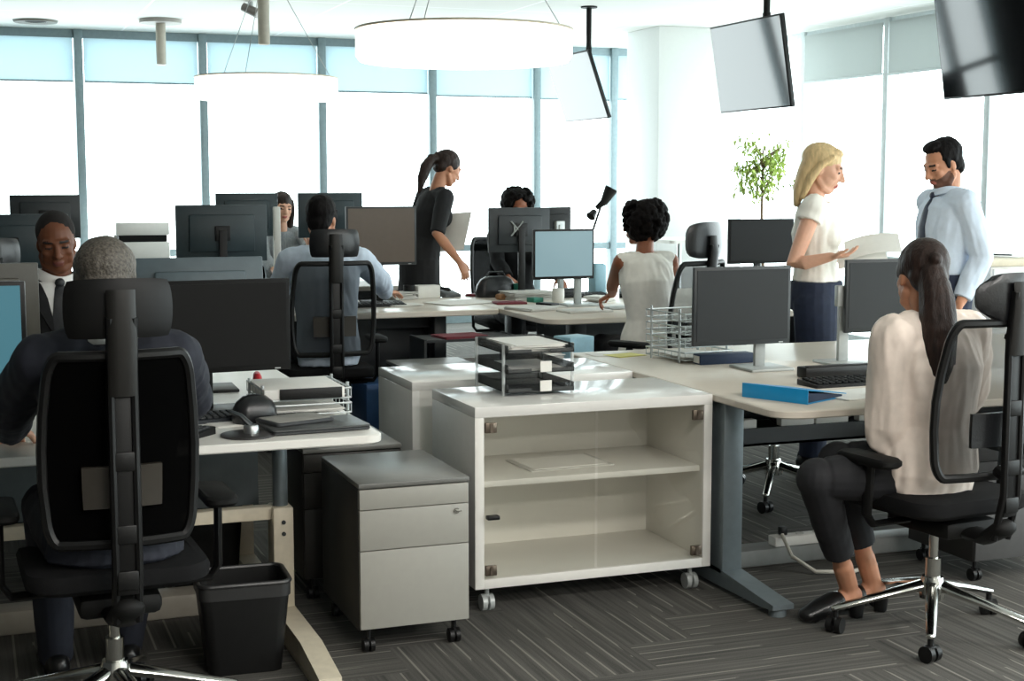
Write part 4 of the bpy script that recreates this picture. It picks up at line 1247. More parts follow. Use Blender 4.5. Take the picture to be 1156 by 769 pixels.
# ---- tall potted tree before the right-hand windows
p = gy(862, 185, 10.6)
LEAF = mat('leaf_green', (188, 210, 112), 0.5, var=0.3, vscale=3)
t = thing('potted_tree', 'slim potted tree with light green leaves before the right-hand windows', 'plant', (p.x, 10.6, 0))
B().lathe([(0.001, 0), (0.15, 0), (0.19, 0.36), (0.19, 0.38), (0.17, 0.38), (0.165, 0.33), (0.001, 0.33)]).build('pot', WHITE_LAC, t)
B().lathe([(0.001, 0.33), (0.166, 0.33), (0.15, 0.345), (0.001, 0.35)]).build('soil', mat('soil', (60, 46, 36), 0.95), t)
random.seed(12)
b = B().tube([(0, 0, 0.33), (0.02, 0.01, 0.8), (-0.01, 0, 1.25), (0.0, 0.01, 1.8)], [0.016, 0.014, 0.012, 0.006], 8)
lv = B()
def leaf(b, p, d, ln, w):
    d = d.normalized()
    sd = d.cross(V((0, 0, 1)))
    if sd.length < 0.1:
        sd = V((1, 0, 0))
    sd.normalize()
    nn = sd.cross(d)
    q = [p, p + d * ln * 0.35 + sd * w + nn * 0.004, p + d * ln * 0.7 + sd * w * 0.6, p + d * ln - nn * 0.012, p + d * ln * 0.7 - sd * w * 0.6, p + d * ln * 0.35 - sd * w + nn * 0.004]
    vs = [b.bm.verts.new(x) for x in q]
    b.bm.faces.new(vs)
for k in range(38):
    a = random.uniform(0, 6.283); z0 = random.uniform(1.35, 1.75)
    r = random.uniform(0.10, 0.30); z1 = z0 + random.uniform(0.0, 0.38) - 0.06
    e = V((r * math.cos(a), r * math.sin(a), min(2.06, z1)))
    s0 = V((0, 0, z0)); m0 = (s0 + e) / 2 + V((0, 0, 0.05))
    b.tube([s0, m0, e], [0.004, 0.003, 0.0015], 5)
    for j in range(22):
        tt_ = random.uniform(0.2, 1.0)
        q = s0.lerp(e, tt_) + V((random.gauss(0, 0.03), random.gauss(0, 0.03), random.gauss(0, 0.03)))
        leaf(lv, q, V((random.uniform(-1, 1), random.uniform(-1, 1), random.uniform(-1.2, 0.3))), random.uniform(0.04, 0.075), 0.012)
b.build('trunk', mat('bark', (120, 100, 80), 0.9), t)
lv.build('foliage', LEAF, t, sharp=180)

# ------------------------------------------------------------------ people
def skin_mat(name, col):
    return mat(name, col, 0.5, var=0.05, vscale=40, spec=0.35, sss=0.08)
SK_LIGHT = skin_mat('skin_light', (222, 172, 146))
SK_MID = skin_mat('skin_tan', (196, 140, 110))
SK_DARK = skin_mat('skin_deep', (112, 68, 46))
SK_BROWN = skin_mat('skin_brown', (150, 94, 68))
def hair_mat(name, col, rough=0.55, spec=0.3):
    return mat(name, col, rough, var=0.45, vscale=26, bump=0.6, bscale=60, stretch=(3.0, 3.0, 0.6), spec=spec)
H_BLACK = hair_mat('hair_black', (17, 14, 14), 0.7, 0.15)
H_CURL = mat('hair_curls', (16, 13, 12), 0.75, var=0.4, vscale=60, bump=1.0, bscale=95, spec=0.12)
H_BROWN = hair_mat('hair_dark_brown', (42, 29, 24))
H_BLOND = mat('hair_blonde', (218, 190, 142), 0.5, var=0.18, vscale=30, bump=0.4, bscale=70, stretch=(3, 3, 0.5), spec=0.3)
H_GREY = mat('hair_grey', (92, 86, 78), 0.6, var=0.5, vscale=130, bump=0.8, bscale=160)
H_BUZZ = mat('hair_buzz', (26, 20, 18), 0.9, bump=0.5, bscale=500)
LASH = mat('lash_dark', (30, 20, 18), 0.6)
EYEW = mat('eye_white', (226, 220, 214), 0.3)
LIP = {'skin_light': mat('lip_rose', (190, 104, 96), 0.45), 'skin_tan': mat('lip_tan', (166, 96, 84), 0.45),
       'skin_deep': mat('lip_deep', (110, 58, 50), 0.45), 'skin_brown': mat('lip_brown', (132, 70, 62), 0.45)}

def solid(b, name, mats, parent, vox, smooth=2, post=None, sharp=180):
    me = bpy.data.meshes.new(name + '_src')
    bmesh.ops.recalc_face_normals(b.bm, faces=b.bm.faces)
    b.bm.to_mesh(me)
    b.bm.free()
    o = bpy.data.objects.new(name, me)
    COL.objects.link(o)
    r = o.modifiers.new('r', 'REMESH')
    r.mode = 'VOXEL'
    r.voxel_size = vox
    r.use_smooth_shade = True
    if smooth:
        s = o.modifiers.new('s', 'SMOOTH')
        s.factor = 0.5
        s.iterations = smooth
    bpy.context.view_layer.update()
    dg = bpy.context.evaluated_depsgraph_get()
    nm = bpy.data.meshes.new_from_object(o.evaluated_get(dg), depsgraph=dg)
    o.modifiers.clear()
    o.data = nm
    nm.name = name
    bpy.data.meshes.remove(me)
    nm.materials.clear()
    for m in (mats if isinstance(mats, (list, tuple)) else [mats]):
        nm.materials.append(m)
    if post:
        post(nm)
    for p in nm.polygons:
        p.use_smooth = True
    if parent is not None:
        o.parent = parent
    return o

def folds(amp, sx=9, sz=5, seed=0.0, zmin=None):
    def f(me):
        nn = [v.normal.copy() for v in me.vertices]
        out = []
        for v, vn in zip(me.vertices, nn):
            p = v.co
            q = V((p.x * sx + seed, p.y * sx, p.z * sz + 0.8 * math.sin(p.x * 14 + p.y * 9)))
            h = mnoise.noise(q) * 0.65 + mnoise.noise(q * 2.3) * 0.35
            out.extend(p + vn * (amp * h))
        me.vertices.foreach_set('co', out)
        me.update()
    return f

def ik(a, c, l1, l2, pole):
    a, c = V(a), V(c)
    d = c - a
    L = min(d.length, (l1 + l2) * 0.999)
    if d.length > 1e-6:
        c2 = a + d.normalized() * L
    k = (l1 * l1 - l2 * l2 + L * L) / (2 * L)
    h = math.sqrt(max(0, l1 * l1 - k * k))
    dn = d.normalized()
    pv = V(pole) - dn * V(pole).dot(dn)
    if pv.length < 1e-4:
        pv = dn.orthogonal()
    return a + dn * k + pv.normalized() * h

def add_hand(b, wr, d, n, right, curl=0.45, s=1.0):
    d = V(d).normalized()
    n = V(n)
    n = (n - d * n.dot(d)).normalized()
    t = d.cross(n) if right else n.cross(d)
    b.tube([wr - d * 0.01, wr + d * 0.03 * s, wr + d * 0.06 * s, wr + d * 0.088 * s], [(0.026 * s, 0.020 * s), (0.036 * s, 0.016 * s), (0.040 * s, 0.0145 * s), (0.038 * s, 0.012 * s)], 12, rounded=True, up=n)
    for k, ln in enumerate((0.072, 0.080, 0.074, 0.058)):
        p = wr + d * (0.084 - 0.004 * abs(k - 1)) * s + t * (0.0285 - 0.019 * k) * s
        a = 0.12 + 0.04 * k
        dd = d + t * (0.10 - 0.07 * k)
        pts = [p - d * 0.012]
        pts.append(p)
        cur = p
        for seg_i, fr in enumerate((0.42, 0.32, 0.26)):
            a += curl * (0.55, 0.75, 0.5)[seg_i]
            v = (dd.normalized() * math.cos(a) + n * math.sin(a))
            cur = cur + v * (ln * fr * s)
            pts.append(cur)
        b.tube(pts, [0.0095 * s, 0.0092 * s, 0.0085 * s, 0.0078 * s, 0.0066 * s], 8, rounded=True)
    p = wr + d * 0.022 * s + t * 0.026 * s
    v1 = (d * 0.62 + t * 0.70 + n * 0.30).normalized()
    v2 = (d * 0.85 + t * 0.30 + n * 0.35 * (0.5 + curl)).normalized()
    b.tube([p - v1 * 0.01, p + v1 * 0.038 * s, p + v1 * 0.038 * s + v2 * 0.034 * s, p + v1 * 0.038 * s + v2 * 0.056 * s], [0.014 * s, 0.0115 * s, 0.0095 * s, 0.0075 * s], 8, rounded=True)

SIT = dict(pel=(0, -0.08, 0.58), waist=(0, -0.10, 0.74), chest=(0, -0.10, 0.93), neck=(0, -0.075, 1.10), head=(0, -0.03, 1.245),
           shx=0.19, sh=(-0.09, 1.045), hip=(0.09, -0.06, 0.555), knee=(0.12, 0.37, 0.57), ankle=(0.12, 0.40, 0.10))
STAND = dict(pel=(0, 0, 0.96), waist=(0, 0.0, 1.12), chest=(0, -0.005, 1.29), neck=(0, -0.015, 1.47), head=(0, 0.025, 1.62),
             shx=0.19, sh=(-0.015, 1.415), hip=(0.09, 0, 0.93), knee=(0.10, 0.015, 0.50), ankle=(0.10, 0, 0.09))

class Person:
    def __init__(s, label, loc, rz, pose, fem=False, upper=1.0, whole=1.0, lean=0.0, hs=1.0, joints=None, wj=None, head=(0, 0, 0),
                 skin=SK_LIGHT, vox=0.006, hand=None, poles=None, beard=None, eyes='down', name='person', shx=None, wide=1.0):
        s.t = thing(name, label, 'person', (loc[0], loc[1], 0), rz)
        s.Mi = (Matrix.Translation((loc[0], loc[1], 0)) @ Matrix.Rotation(rz, 4, 'Z')).inverted()
        s.fem, s.vox, s.skin, s.hs, s.wide = fem, vox, skin, hs, wide
        P = SIT if pose == 'sit' else STAND
        J = {}
        z0 = P['pel'][2]
        def up(p):
            p = V(p)
            q = V((p.x, p.y, z0 + (p.z - z0) * upper)) if p.z > z0 else p
            if lean and q.z > z0:
                h = q.z - z0
                q = V((q.x, q.y + math.sin(lean) * h, z0 + math.cos(lean) * h))
            return q * whole
        for k in ('pel', 'waist', 'chest', 'neck', 'head'):
            J[k] = up(P[k])
        sx = shx or (P['shx'] * (0.88 if fem else 1.0))
        for sd, sg in (('L', -1), ('R', 1)):
            J['sh' + sd] = up((sg * sx, P['sh'][0], P['sh'][1]))
            for k in ('hip', 'knee', 'ankle'):
                J[k + sd] = V((sg * P[k][0], P[k][1], P[k][2])) * whole
        if joints:
            for k, v in joints.items():
                J[k] = V(v)
        if wj:
            for k, v in wj.items():
                J[k] = s.Mi @ V(v)
        s.J = J
        # arms
        lu, lf = (0.27, 0.245) if fem else (0.295, 0.265)
        lu *= whole; lf *= whole
        poles = poles or {}
        for sd, sg in (('L', -1), ('R', 1)):
            if 'wr' + sd not in J:
                J['wr' + sd] = J['sh' + sd] + V((sg * -0.02, 0.30, -0.26)) if pose == 'sit' else J['sh' + sd] + V((sg * 0.06, 0.06, -0.52))
            d = J['wr' + sd] - J['sh' + sd]
            if d.length > (lu + lf) * 0.985:
                J['wr' + sd] = J['sh' + sd] + d.normalized() * (lu + lf) * 0.985
            if 'el' + sd not in J:
                J['el' + sd] = ik(J['sh' + sd], J['wr' + sd], lu, lf, poles.get(sd, (sg * 0.5, -0.5, -0.6)))
        s.HM = Matrix.Translation(J['head']) @ Matrix.Rotation(math.radians(head[0]), 4, 'Z') @ Matrix.Rotation(math.radians(-head[1]), 4, 'X') @ Matrix.Rotation(math.radians(head[2]), 4, 'Y') @ Matrix.Scale(hs, 4)
        s.whole = whole
        s.body(hand or {}, beard, eyes)

    def sections(s, inf=0.0, low=0.0, shrink=1.0):
        J = s.J
        k = s.whole * s.wide
        if s.fem:
            R = [(0.150, 0.105), (0.168, 0.118), (0.150, 0.108), (0.118, 0.088), (0.132, 0.100), (0.150, 0.112), (0.150, 0.088), (0.085, 0.062), (0.050, 0.050)]
        else:
            R = [(0.145, 0.105), (0.160, 0.118), (0.152, 0.116), (0.145, 0.110), (0.155, 0.114), (0.172, 0.118), (0.175, 0.100), (0.095, 0.070), (0.058, 0.056)]
        pel, wa, ch, ne = J['pel'], J['waist'], J['chest'], J['neck']
        up = (wa - pel).normalized()
        pts = [pel - up * 0.07, pel, pel.lerp(wa, 0.5), wa, wa.lerp(ch, 0.5), ch, ch.lerp(ne, 0.55), ch.lerp(ne, 0.86), ne]
        R = [((a * k * shrink) + inf, (b * k * shrink) + inf) for a, b in R]
        return pts, R

    def arm_pts(s, sd):
        J = s.J
        return J['sh' + sd], J['el' + sd], J['wr' + sd]

    def torso(s, b, inf, i0=0, i1=9, shrink=1.0):
        pts, R = s.sections(inf, shrink=shrink)
        b.tube(pts[i0:i1], R[i0:i1], 20, up=(0, 1, 0))
        if s.fem and i1 > 6:
            ch = s.J['chest']
            for sg in (-1, 1):
                b.ell(ch + V((sg * 0.064, 0.066 * s.wide, -0.01)), (0.062 + inf, 0.050 + inf, 0.068 + inf))

    def shoulders(s, b, inf, k=1.0):
        J = s.J
        base = J['chest'].lerp(J['neck'], 0.62)
        for sd in 'LR':
            r = (0.052 if s.fem else 0.062) * s.whole * k + inf
            b.tube([base, base.lerp(J['sh' + sd], 0.6) + V((0, 0, 0.012)), J['sh' + sd]], [r * 1.05, r * 1.02, r], 12, rounded=True)
            b.tube([J['neck'].lerp(J['sh' + sd], 0.12) + V((0, 0, -0.022)), J['sh' + sd].lerp(J['neck'], 0.35) + V((0, 0, 0.004))], [0.036 * k + inf * 0.6, r * 0.85], 10, rounded=True)

    def sleeve(s, b, sd, inf, to=1.0, puff=0.0, loose=0.0):
        """to: 0..1 upper arm, 1..2 forearm"""
        sh, el, wr = s.arm_pts(sd)
        r0, r1, r2 = ((0.050, 0.040, 0.026) if s.fem else (0.058, 0.046, 0.030))
        r0, r1, r2 = [r * s.whole for r in (r0, r1, r2)]
        if to <= 1:
            e = sh.lerp(el, to)
            b.tube([sh, sh.lerp(e, 0.5), e], [r0 + inf, (r0 + r1) / 2 + inf + loose * 0.5, r0 + (r1 - r0) * to + inf + loose], 14, rounded=False)
            b.ell(sh, (r0 + inf,) * 3)
        else:
            e = el.lerp(wr, to - 1)
            pts = [sh, sh.lerp(el, 0.5), sh.lerp(el, 0.92), el, el.lerp(e, 0.1), el.lerp(e, 0.5), el.lerp(e, 0.9), e]
            ra = [r0 + inf, (r0 + r1) / 2 + inf + puff * 0.5, r1 * 1.02 + inf + puff, r1 + inf + puff, r1 * 0.98 + inf + puff, (r1 + r2) / 2 + 0.005 + inf + puff, r2 + 0.004 + inf + puff * 0.5, r2 + 0.003 + inf]
            b.tube(pts, ra, 14)
            b.ell(sh, (r0 + inf,) * 3)

    def legs(s, b, inf, to=2.0, flare=0.0, shrink=1.0, only=None):
        J = s.J
        k = s.whole * shrink
        for sd in (only or 'LR'):
            h, kn, an = J['hip' + sd], J['knee' + sd], J['ankle' + sd]
            e = kn.lerp(an, to - 1)
            m = h.lerp(kn, 0.5)
            calf = kn.lerp(an, 0.35)
            pts = [h, m, kn.lerp(h, 0.12), kn, calf] + ([e] if to - 1 > 0.4 else [])
            ra = [0.088 * k, 0.078 * k, 0.062 * k, 0.058 * k, 0.054 * k + flare * 0.4, (0.054 + (0.037 - 0.054) * min(1, (to - 1.35) / 0.65)) * k + flare]
            ra = [r + inf for r in ra][:len(pts)]
            b.tube(pts, ra, 16, rounded=False)
            b.ell(h, (ra[0],) * 3)
            b.ell(kn, (ra[3] * 1.04,) * 3)

    def body(s, hand, beard, eyes):
        J = s.J
        b = B()
        s.torso(b, -0.012, shrink=0.94)
        s.shoulders(b, -0.010, 0.9)
        for sd in 'LR':
            sh, el, wr = s.arm_pts(sd)
            r0, r1, r2 = ((0.047, 0.037, 0.023) if s.fem else (0.054, 0.042, 0.027))
            r0, r1, r2 = [r * s.whole for r in (r0, r1, r2)]
            b.tube([sh, sh.lerp(el, 0.45), el, el.lerp(wr, 0.3), wr], [r0, r0 * 0.92, r1, r1 * 0.98, r2], 14, rounded=True)
            d, n, c = hand.get(sd, (None, None, 0.5))
            d = (J['wr' + sd] - J['el' + sd]).normalized() if d is None else s.Mi.to_3x3() @ V(d)
            n = V((0, 0, -1)) if n is None else s.Mi.to_3x3() @ V(n)
            if abs(V(n).normalized().dot(V(d).normalized())) > 0.95:
                n = V((0, 1, 0))
            add_hand(b, wr, d, n, sd == 'R', c, (0.92 if s.fem else 1.03) * s.whole)
        s.legs(b, -0.012)
        for sd in 'LR':
            an, kn = J['ankle' + sd], J['knee' + sd]
            toe = J.get('toe' + sd)
            if toe is None:
                toe = V((an.x * 1.08, an.y + 0.15, 0.035))
            b.tube([kn.lerp(an, 0.8), an, an + V((0, 0, -0.03))], [0.036, 0.034, 0.036], 10, rounded=True)
            b.tube([an + V((0, 0, -0.045)) - (toe - an) * 0.15, an.lerp(toe, 0.5) + V((0, 0, -0.012)), toe], [(0.030, 0.032), (0.038, 0.028), (0.036, 0.016)], 10, rounded=True)
        # neck and head
        H = s.HM
        def hp(x, y, z):
            return H @ V((x, y, z))
        h3 = H.to_3x3()
        hk = s.hs
        Rm = h3 * (1.0 / hk)
        def he(c, r):
            b.ell(hp(*c), (r[0] * hk, r[1] * hk, r[2] * hk), Rm, 20, 14)
        nr = 0.048 if s.fem else 0.060
        b.tube([J['neck'] - V((0, 0, 0.05)), J['neck'], hp(0, -0.025, -0.07), hp(0, -0.02, -0.02)], [nr * 1.25, nr * 1.05, nr, nr * 0.95], 16, rounded=True)
        he((0, -0.015, 0.03), (0.074, 0.093, 0.086))
        he((0, 0.018, -0.03), (0.060, 0.072, 0.078))
        he((0, 0.030, -0.066), (0.046, 0.050, 0.042))
        jw = 0.9 if s.fem else 1.06
        he((0, 0.046, -0.087), (0.034 * jw, 0.034, 0.028))
        for sg in (-1, 1):
            b.tube([hp(sg * 0.055 * jw, -0.005, -0.055), hp(sg * 0.047 * jw, 0.025, -0.082), hp(sg * 0.015, 0.055, -0.095)], [0.018 * hk, 0.020 * hk, 0.020 * hk], 8, rounded=True)
            he((sg * 0.038, 0.054, -0.022), (0.023, 0.026, 0.024))
            he((sg * 0.0690, -0.012, -0.012), (0.010, 0.016, 0.026))
            he((sg * 0.046, 0.012, 0.0), (0.022, 0.05, 0.04))
            he((sg * 0.038, 0.030, -0.046), (0.024, 0.040, 0.036))
            he((sg * 0.011, 0.094, -0.033), (0.009, 0.011, 0.008))
            he((sg * 0.031, 0.071, 0.001), (0.017, 0.013, 0.012))
        b.tube([hp(-0.046, 0.066, 0.022), hp(-0.02, 0.079, 0.025), hp(0, 0.081, 0.022), hp(0.02, 0.079, 0.025), hp(0.046, 0.066, 0.022)], 0.0105 * hk, 8, rounded=True)
        b.tube([hp(0, 0.082, 0.015), hp(0, 0.095, -0.012), hp(0, 0.106, -0.029)], [0.0100 * hk, 0.012 * hk, 0.0135 * hk], 10, rounded=True)
        he((0, 0.082, -0.059), (0.024, 0.013, 0.0075))
        he((0, 0.079, -0.070), (0.020, 0.013, 0.0075))
        Hi = H.inverted()
        zneck = J['neck'].z - 0.05
        def paint(me):
            mi = 0
            for p in me.polygons:
                c = p.center
                if c.z < zneck:
                    continue
                q = Hi @ c
                ax = abs(q.x)
                if q.y > 0.045 and q.z < 0.04 and q.z > -0.13:
                    if ax < 0.022 - 0.3 * abs(q.z + 0.0635) and -0.0735 < q.z < -0.0545 and q.y > 0.076:
                        p.material_index = 1
                        continue
                    if 0.018 < ax < 0.046 and -0.0045 < q.z < 0.004 and q.y > 0.058:
                        p.material_index = 2
                        continue
                    if 0.014 < ax < 0.050 and 0.019 < q.z < 0.029:
                        p.material_index = 3
                        continue
                    if eyes == 'open' and 0.020 < ax < 0.044 and -0.012 < q.z <= -0.0045 and q.y > 0.062:
                        p.material_index = 4
                        continue
                if beard is not None and q.z < -0.028 and q.z > -0.135 and q.y > -0.02:
                    if (q.z < -0.018 - 0.45 * max(0.0, q.y) and q.y > 0.005 + 0.5 * max(0.0, -0.075 - q.z)) or (ax < 0.026 and -0.054 < q.z < -0.044):
                        p.material_index = 5
        s.mesh = solid(b, 'body', [s.skin, LIP[s.skin.name], LASH, LASH if s.skin is not SK_LIGHT else mat('brow_brown', (92, 66, 48), 0.8), EYEW, beard or LASH], s.t, s.vox * 0.9, 4, paint)

    # ---- clothing and hair (children of the person)
    def top(s, name, m, inf=0.012, sleeves=2.0, low=0, amp=0.006, puff=0.0, collar=False, loose=0.0, skirt=0.0, seed=0.0, high=8, vox=None, fx=12, fz=6):
        b = B()
        s.torso(b, inf, low, high)
        if sleeves > 0.02:
            s.shoulders(b, inf * 0.8)
            for sd in 'LR':
                s.sleeve(b, sd, inf, sleeves, puff, loose)
        else:
            base = s.J['chest'].lerp(s.J['neck'], 0.62)
            for sd in 'LR':
                b.tube([base, base.lerp(s.J['sh' + sd], 0.90) + V((0, 0, 0.006))], [0.056 + inf, 0.040 + inf], 12, rounded=True)
        if skirt:
            pts, R = s.sections(inf)
            p0 = pts[1]
            b.tube([p0 + V((0, 0, 0.02)), p0 + V((0, 0, -skirt))], [(R[1][0], R[1][1]), (R[1][0] + 0.01, R[1][1] + 0.012)], 20, up=(0, 1, 0))
        o = solid(b, name, m, s.t, vox or s.vox, 7, folds(amp, fx, fz, seed))
        return o
    def collar(s, name, m, r=None, h=0.035, inf=0.012):
        J = s.J
        nr = (0.050 if s.fem else 0.063)
        ax = (s.HM @ V((0, -0.025, -0.07)) - J['neck']).normalized()
        c0 = J['neck'] - ax * 0.010
        b = B()
        rr = []
        for dz, rad in ((0.0, nr * 1.22), (h, nr * 1.10), (h, nr * 1.22), (h * 0.3, nr * 1.45), (0.0, nr * 1.42)):
            u = V((0, 1, 0)) - ax * ax.y
            u.normalize(); w = ax.cross(u)
            ring = []
            for k in range(28):
                a = 2 * math.pi * k / 28
                dip = -0.018 * max(0, math.cos(a - math.pi / 2)) ** 3
                ring.append(c0 + ax * (dz + dip) + w * (rad * math.cos(a)) + u * (rad * 1.02 * math.sin(a)))
            rr.append(ring)
        b.rings(rr, cap=False, closed=True)
        return b.build(name, m, s.t, sharp=60)
    def front(s, i, inf, x=0.0):
        """point on the front of the torso; i: fractional section index"""
        pts, R = s.sections(inf)
        k = int(i); f = i - k
        k2 = min(k + 1, len(pts) - 1)
        p = pts[k].lerp(pts[k2], f)
        a = R[k][0] * (1 - f) + R[k2][0] * f
        d = R[k][1] * (1 - f) + R[k2][1] * f
        return p + V((x, d * math.sqrt(max(0.05, 1 - (x / a) ** 2)), 0))
    def tie(s, m, inf, lo=2.2):
        b = B()
        rr = []
        n = 12
        for k in range(n + 1):
            f = k / n
            i = 7.35 + (lo - 7.35) * f
            w = 0.016 + 0.026 * min(1, f * 1.25)
            if k == 0:
                w = 0.020
            elif k == 1:
                w = 0.014
            p = s.front(i, inf + 0.004)
            if f > 0.92:
                w *= 0.55
            rr.append([p + V((-w, -0.003, 0)), p + V((0, 0.005, 0)), p + V((w, -0.003, 0)), p + V((w, -0.012, 0)), p + V((-w, -0.012, 0))])
        b.rings(rr)
        kn = s.front(7.4, inf + 0.006)
        b.ell(kn, (0.021, 0.014, 0.020))
        return b.build('tie', m, s.t, sharp=60)
    def trousers(s, m, inf=0.014, to=1.9, amp=0.006, name='trousers', high=3, flare=0.0, only=None):
        b = B()
        s.torso(b, inf, 0, high)
        s.legs(b, inf, to, flare, only=only)
        return solid(b, name, m, s.t, s.vox, 3, folds(amp, 7, 4, 3.0))
    def shoe(s, m, heel=0.0, open_back=False):
        for sd in 'LR':
            an = s.J['ankle' + sd]
            toe = s.J.get('toe' + sd)
            if toe is None:
                toe = V((an.x * 1.08, an.y + 0.15, 0.035))
            d = (toe - an); d.z = 0; d.normalize()
            b = B()
            h0 = heel
            if open_back:
                b.tube([V((an.x, an.y, 0.062)) + d * 0.055, V((an.x, an.y, 0.046)) + d * 0.11, V((toe.x, toe.y, 0.030)) + d * 0.02], [(0.046, 0.042), (0.050, 0.038), (0.036, 0.024)], 14, rounded=True, up=(0, 0, 1))
                b.tube([V((an.x, an.y, 0.014 + h0)) - d * 0.045, V((an.x, an.y, 0.012 + h0 * 0.6)) + d * 0.06, V((toe.x, toe.y, 0.010))], [(0.030, 0.008), (0.038, 0.008), (0.034, 0.008)], 12, rounded=True, up=(0, 0, 1))
            else:
                b.tube([V((an.x, an.y, 0.045 + h0)) - d * 0.045, V((an.x, an.y, 0.055 + h0)) + d * 0.02, V((an.x, an.y, 0.046 + h0 * 0.5)) + d * 0.10, V((toe.x, toe.y, 0.032)) + d * 0.03], [(0.036, 0.042), (0.040, 0.052), (0.046, 0.040), (0.036, 0.026)], 14, rounded=True, up=(0, 0, 1))
                b.box(V((an.x, an.y, 0.010 + h0)) + d * 0.04, (0.07, 0.07, 0.02), 0.01)
            if heel:
                b.cyl(V((an.x, an.y, 0)) - d * 0.035, V((an.x, an.y, h0 + 0.02)) - d * 0.035, 0.024, 0.030)
            bb = b.bm
            solid(b, 'shoe', m, s.t, 0.006, 2)
    def hair(s, m, style, extra=None, amp=0.006, seed=0.0, name='hair'):
        H, hk = s.HM, s.hs
        Rm = H.to_3x3() * (1.0 / hk)
        b = B()
        def he(c, r, rot=None):
            b.ell(H @ V(c), (r[0] * hk, r[1] * hk, r[2] * hk), Rm if rot is None else Rm @ Euler(rot).to_matrix(), 20, 14)
        def ht(pts, r, seg=12):
            b.tube([H @ V(p) for p in pts], [((x[0] * hk, x[1] * hk) if isinstance(x, tuple) else x * hk) for x in r], seg, rounded=True)
        rnd = random.Random(7 + int(seed))
        if style == 'short':
            he((0, -0.032, 0.046), (0.083, 0.096, 0.085))
            he((0, 0.026, 0.106), (0.052, 0.046, 0.026), (-0.2, 0, 0))
            he((0, -0.070, -0.030), (0.062, 0.042, 0.055))
            he((0, -0.050, 0.0), (0.074, 0.062, 0.065))
            for sg in (-1, 1):
                he((sg * 0.071, 0.012, 0.012), (0.010, 0.016, 0.030))
        elif style == 'grey':
            he((0, -0.022, 0.040), (0.083, 0.099, 0.082))
            he((0, -0.072, -0.030), (0.064, 0.040, 0.060))
            for sg in (-1, 1):
                he((sg * 0.070, -0.02, 0.012), (0.013, 0.03, 0.035))
        elif style == 'buzz':
            he((0, -0.026, 0.040), (0.0785, 0.0935, 0.085))
            he((0, -0.072, -0.025), (0.055, 0.034, 0.045))
        elif style == 'curly':
            he((0, -0.035, 0.02), (0.104, 0.106, 0.106))
            for k in range(480):
                a = rnd.uniform(0, 6.283); z = rnd.uniform(-0.11 if extra is None else extra, 0.115)
                ph = math.acos(max(-1, min(1, (z - 0.02) / 0.125)))
                rad = 0.112 * math.sin(ph) + 0.006
                x, y = rad * math.cos(a), -0.03 + rad * math.sin(a)
                if y > 0.035 and z < 0.075 and abs(x) < 0.075:
                    continue
                rr_ = rnd.uniform(0.011, 0.019)
                he((x, y, z), (rr_, rr_, rr_))
        elif style == 'ponytail':
            he((0, -0.022, 0.040), (0.080, 0.098, 0.084))
            he((0, -0.065, -0.005), (0.066, 0.045, 0.06))
            he((0, -0.118, 0.045), (0.022, 0.022, 0.022))
            ht(extra, [0.045, 0.056, 0.062, 0.054, 0.018] if s.vox < 0.0058 else [0.024, 0.036, 0.040, 0.034, 0.014])
            for sg in (-1, 1):
                he((sg * 0.070, 0.0, 0.015), (0.011, 0.030, 0.030))
        elif style == 'bob':
            he((0, -0.022, 0.040), (0.079, 0.098, 0.083))
            he((0, 0.030, 0.088), (0.052, 0.042, 0.024))
            b.tube([H @ V(p) for p in ((0, -0.055, 0.04), (0, -0.075, -0.05), (0, -0.078, -0.13), (0, -0.070, -0.20))], [(0.076 * hk, 0.054 * hk), (0.070 * hk, 0.042 * hk), (0.066 * hk, 0.034 * hk), (0.050 * hk, 0.016 * hk)], 16, rounded=True, up=H.to_3x3() @ V((0, 1, 0)))
            for sg in (-1, 1):
                ht([(sg * 0.066, 0.030, 0.065), (sg * 0.074, -0.01, 0.02), (sg * 0.070, -0.04, -0.06), (sg * 0.058, -0.05, -0.16)], [0.012, 0.016, 0.022, 0.012])
        elif style == 'long':
            he((0, -0.022, 0.040), (0.082, 0.100, 0.086))
            he((0, -0.065, -0.02), (0.074, 0.050, 0.07))
            for sg in (-1, 1):
                he((sg * 0.070, 0.0, 0.0), (0.014, 0.038, 0.045))
                if extra == 'sides':
                    ht([(sg * 0.066, 0.03, 0.06), (sg * 0.084, 0.01, -0.02), (sg * 0.088, -0.01, -0.12), (sg * 0.08, 0.01, -0.24)], [0.014, 0.024, 0.030, 0.016])
        post = folds(amp * hk, 40, 18, seed)
        return solid(b, name, m, s.t, 0.0055 if s.vox < 0.0065 else 0.007, 2, post)

def sheet(name, label, c, ax, ay, w, h, bend):
    ax, ay = V(ax).normalized(), V(ay).normalized()
    n = ax.cross(ay)
    o = B().grid(lambda u, v: V(c) + ax * (w * (u - 0.5)) + ay * (h * (v - 0.5)) + n * (bend * math.sin(math.pi * u)), 8, 6, 0.0014).build(name, PAPER)
    return tag(o, label, 'paper')
NAVY_SUIT = mat('suit_navy', (30, 33, 44), 0.8, var=0.12, bump=0.2, bscale=500)
BLACK_SUIT = mat('suit_black', (20, 20, 22), 0.8, var=0.12, bump=0.2, bscale=500)
SHIRT_WHITE = mat('shirt_white', (232, 230, 226), 0.8, var=0.03)
SHIRT_BLUE = mat('shirt_pale_blue', (206, 219, 235), 0.8, var=0.04, bump=0.15, bscale=300)
BLOUSE = mat('blouse_cream', (243, 239, 230), 0.75, var=0.04)
BLOUSE_PINK = mat('blouse_blush', (246, 230, 217), 0.7, var=0.05)
STRIPE = mat('blouse_grey', (150, 156, 160), 0.8, var=0.3, vscale=40, stretch=(6, 6, 0.3))
TR_NAVY = mat('trousers_navy', (26, 36, 58), 0.8, var=0.15)
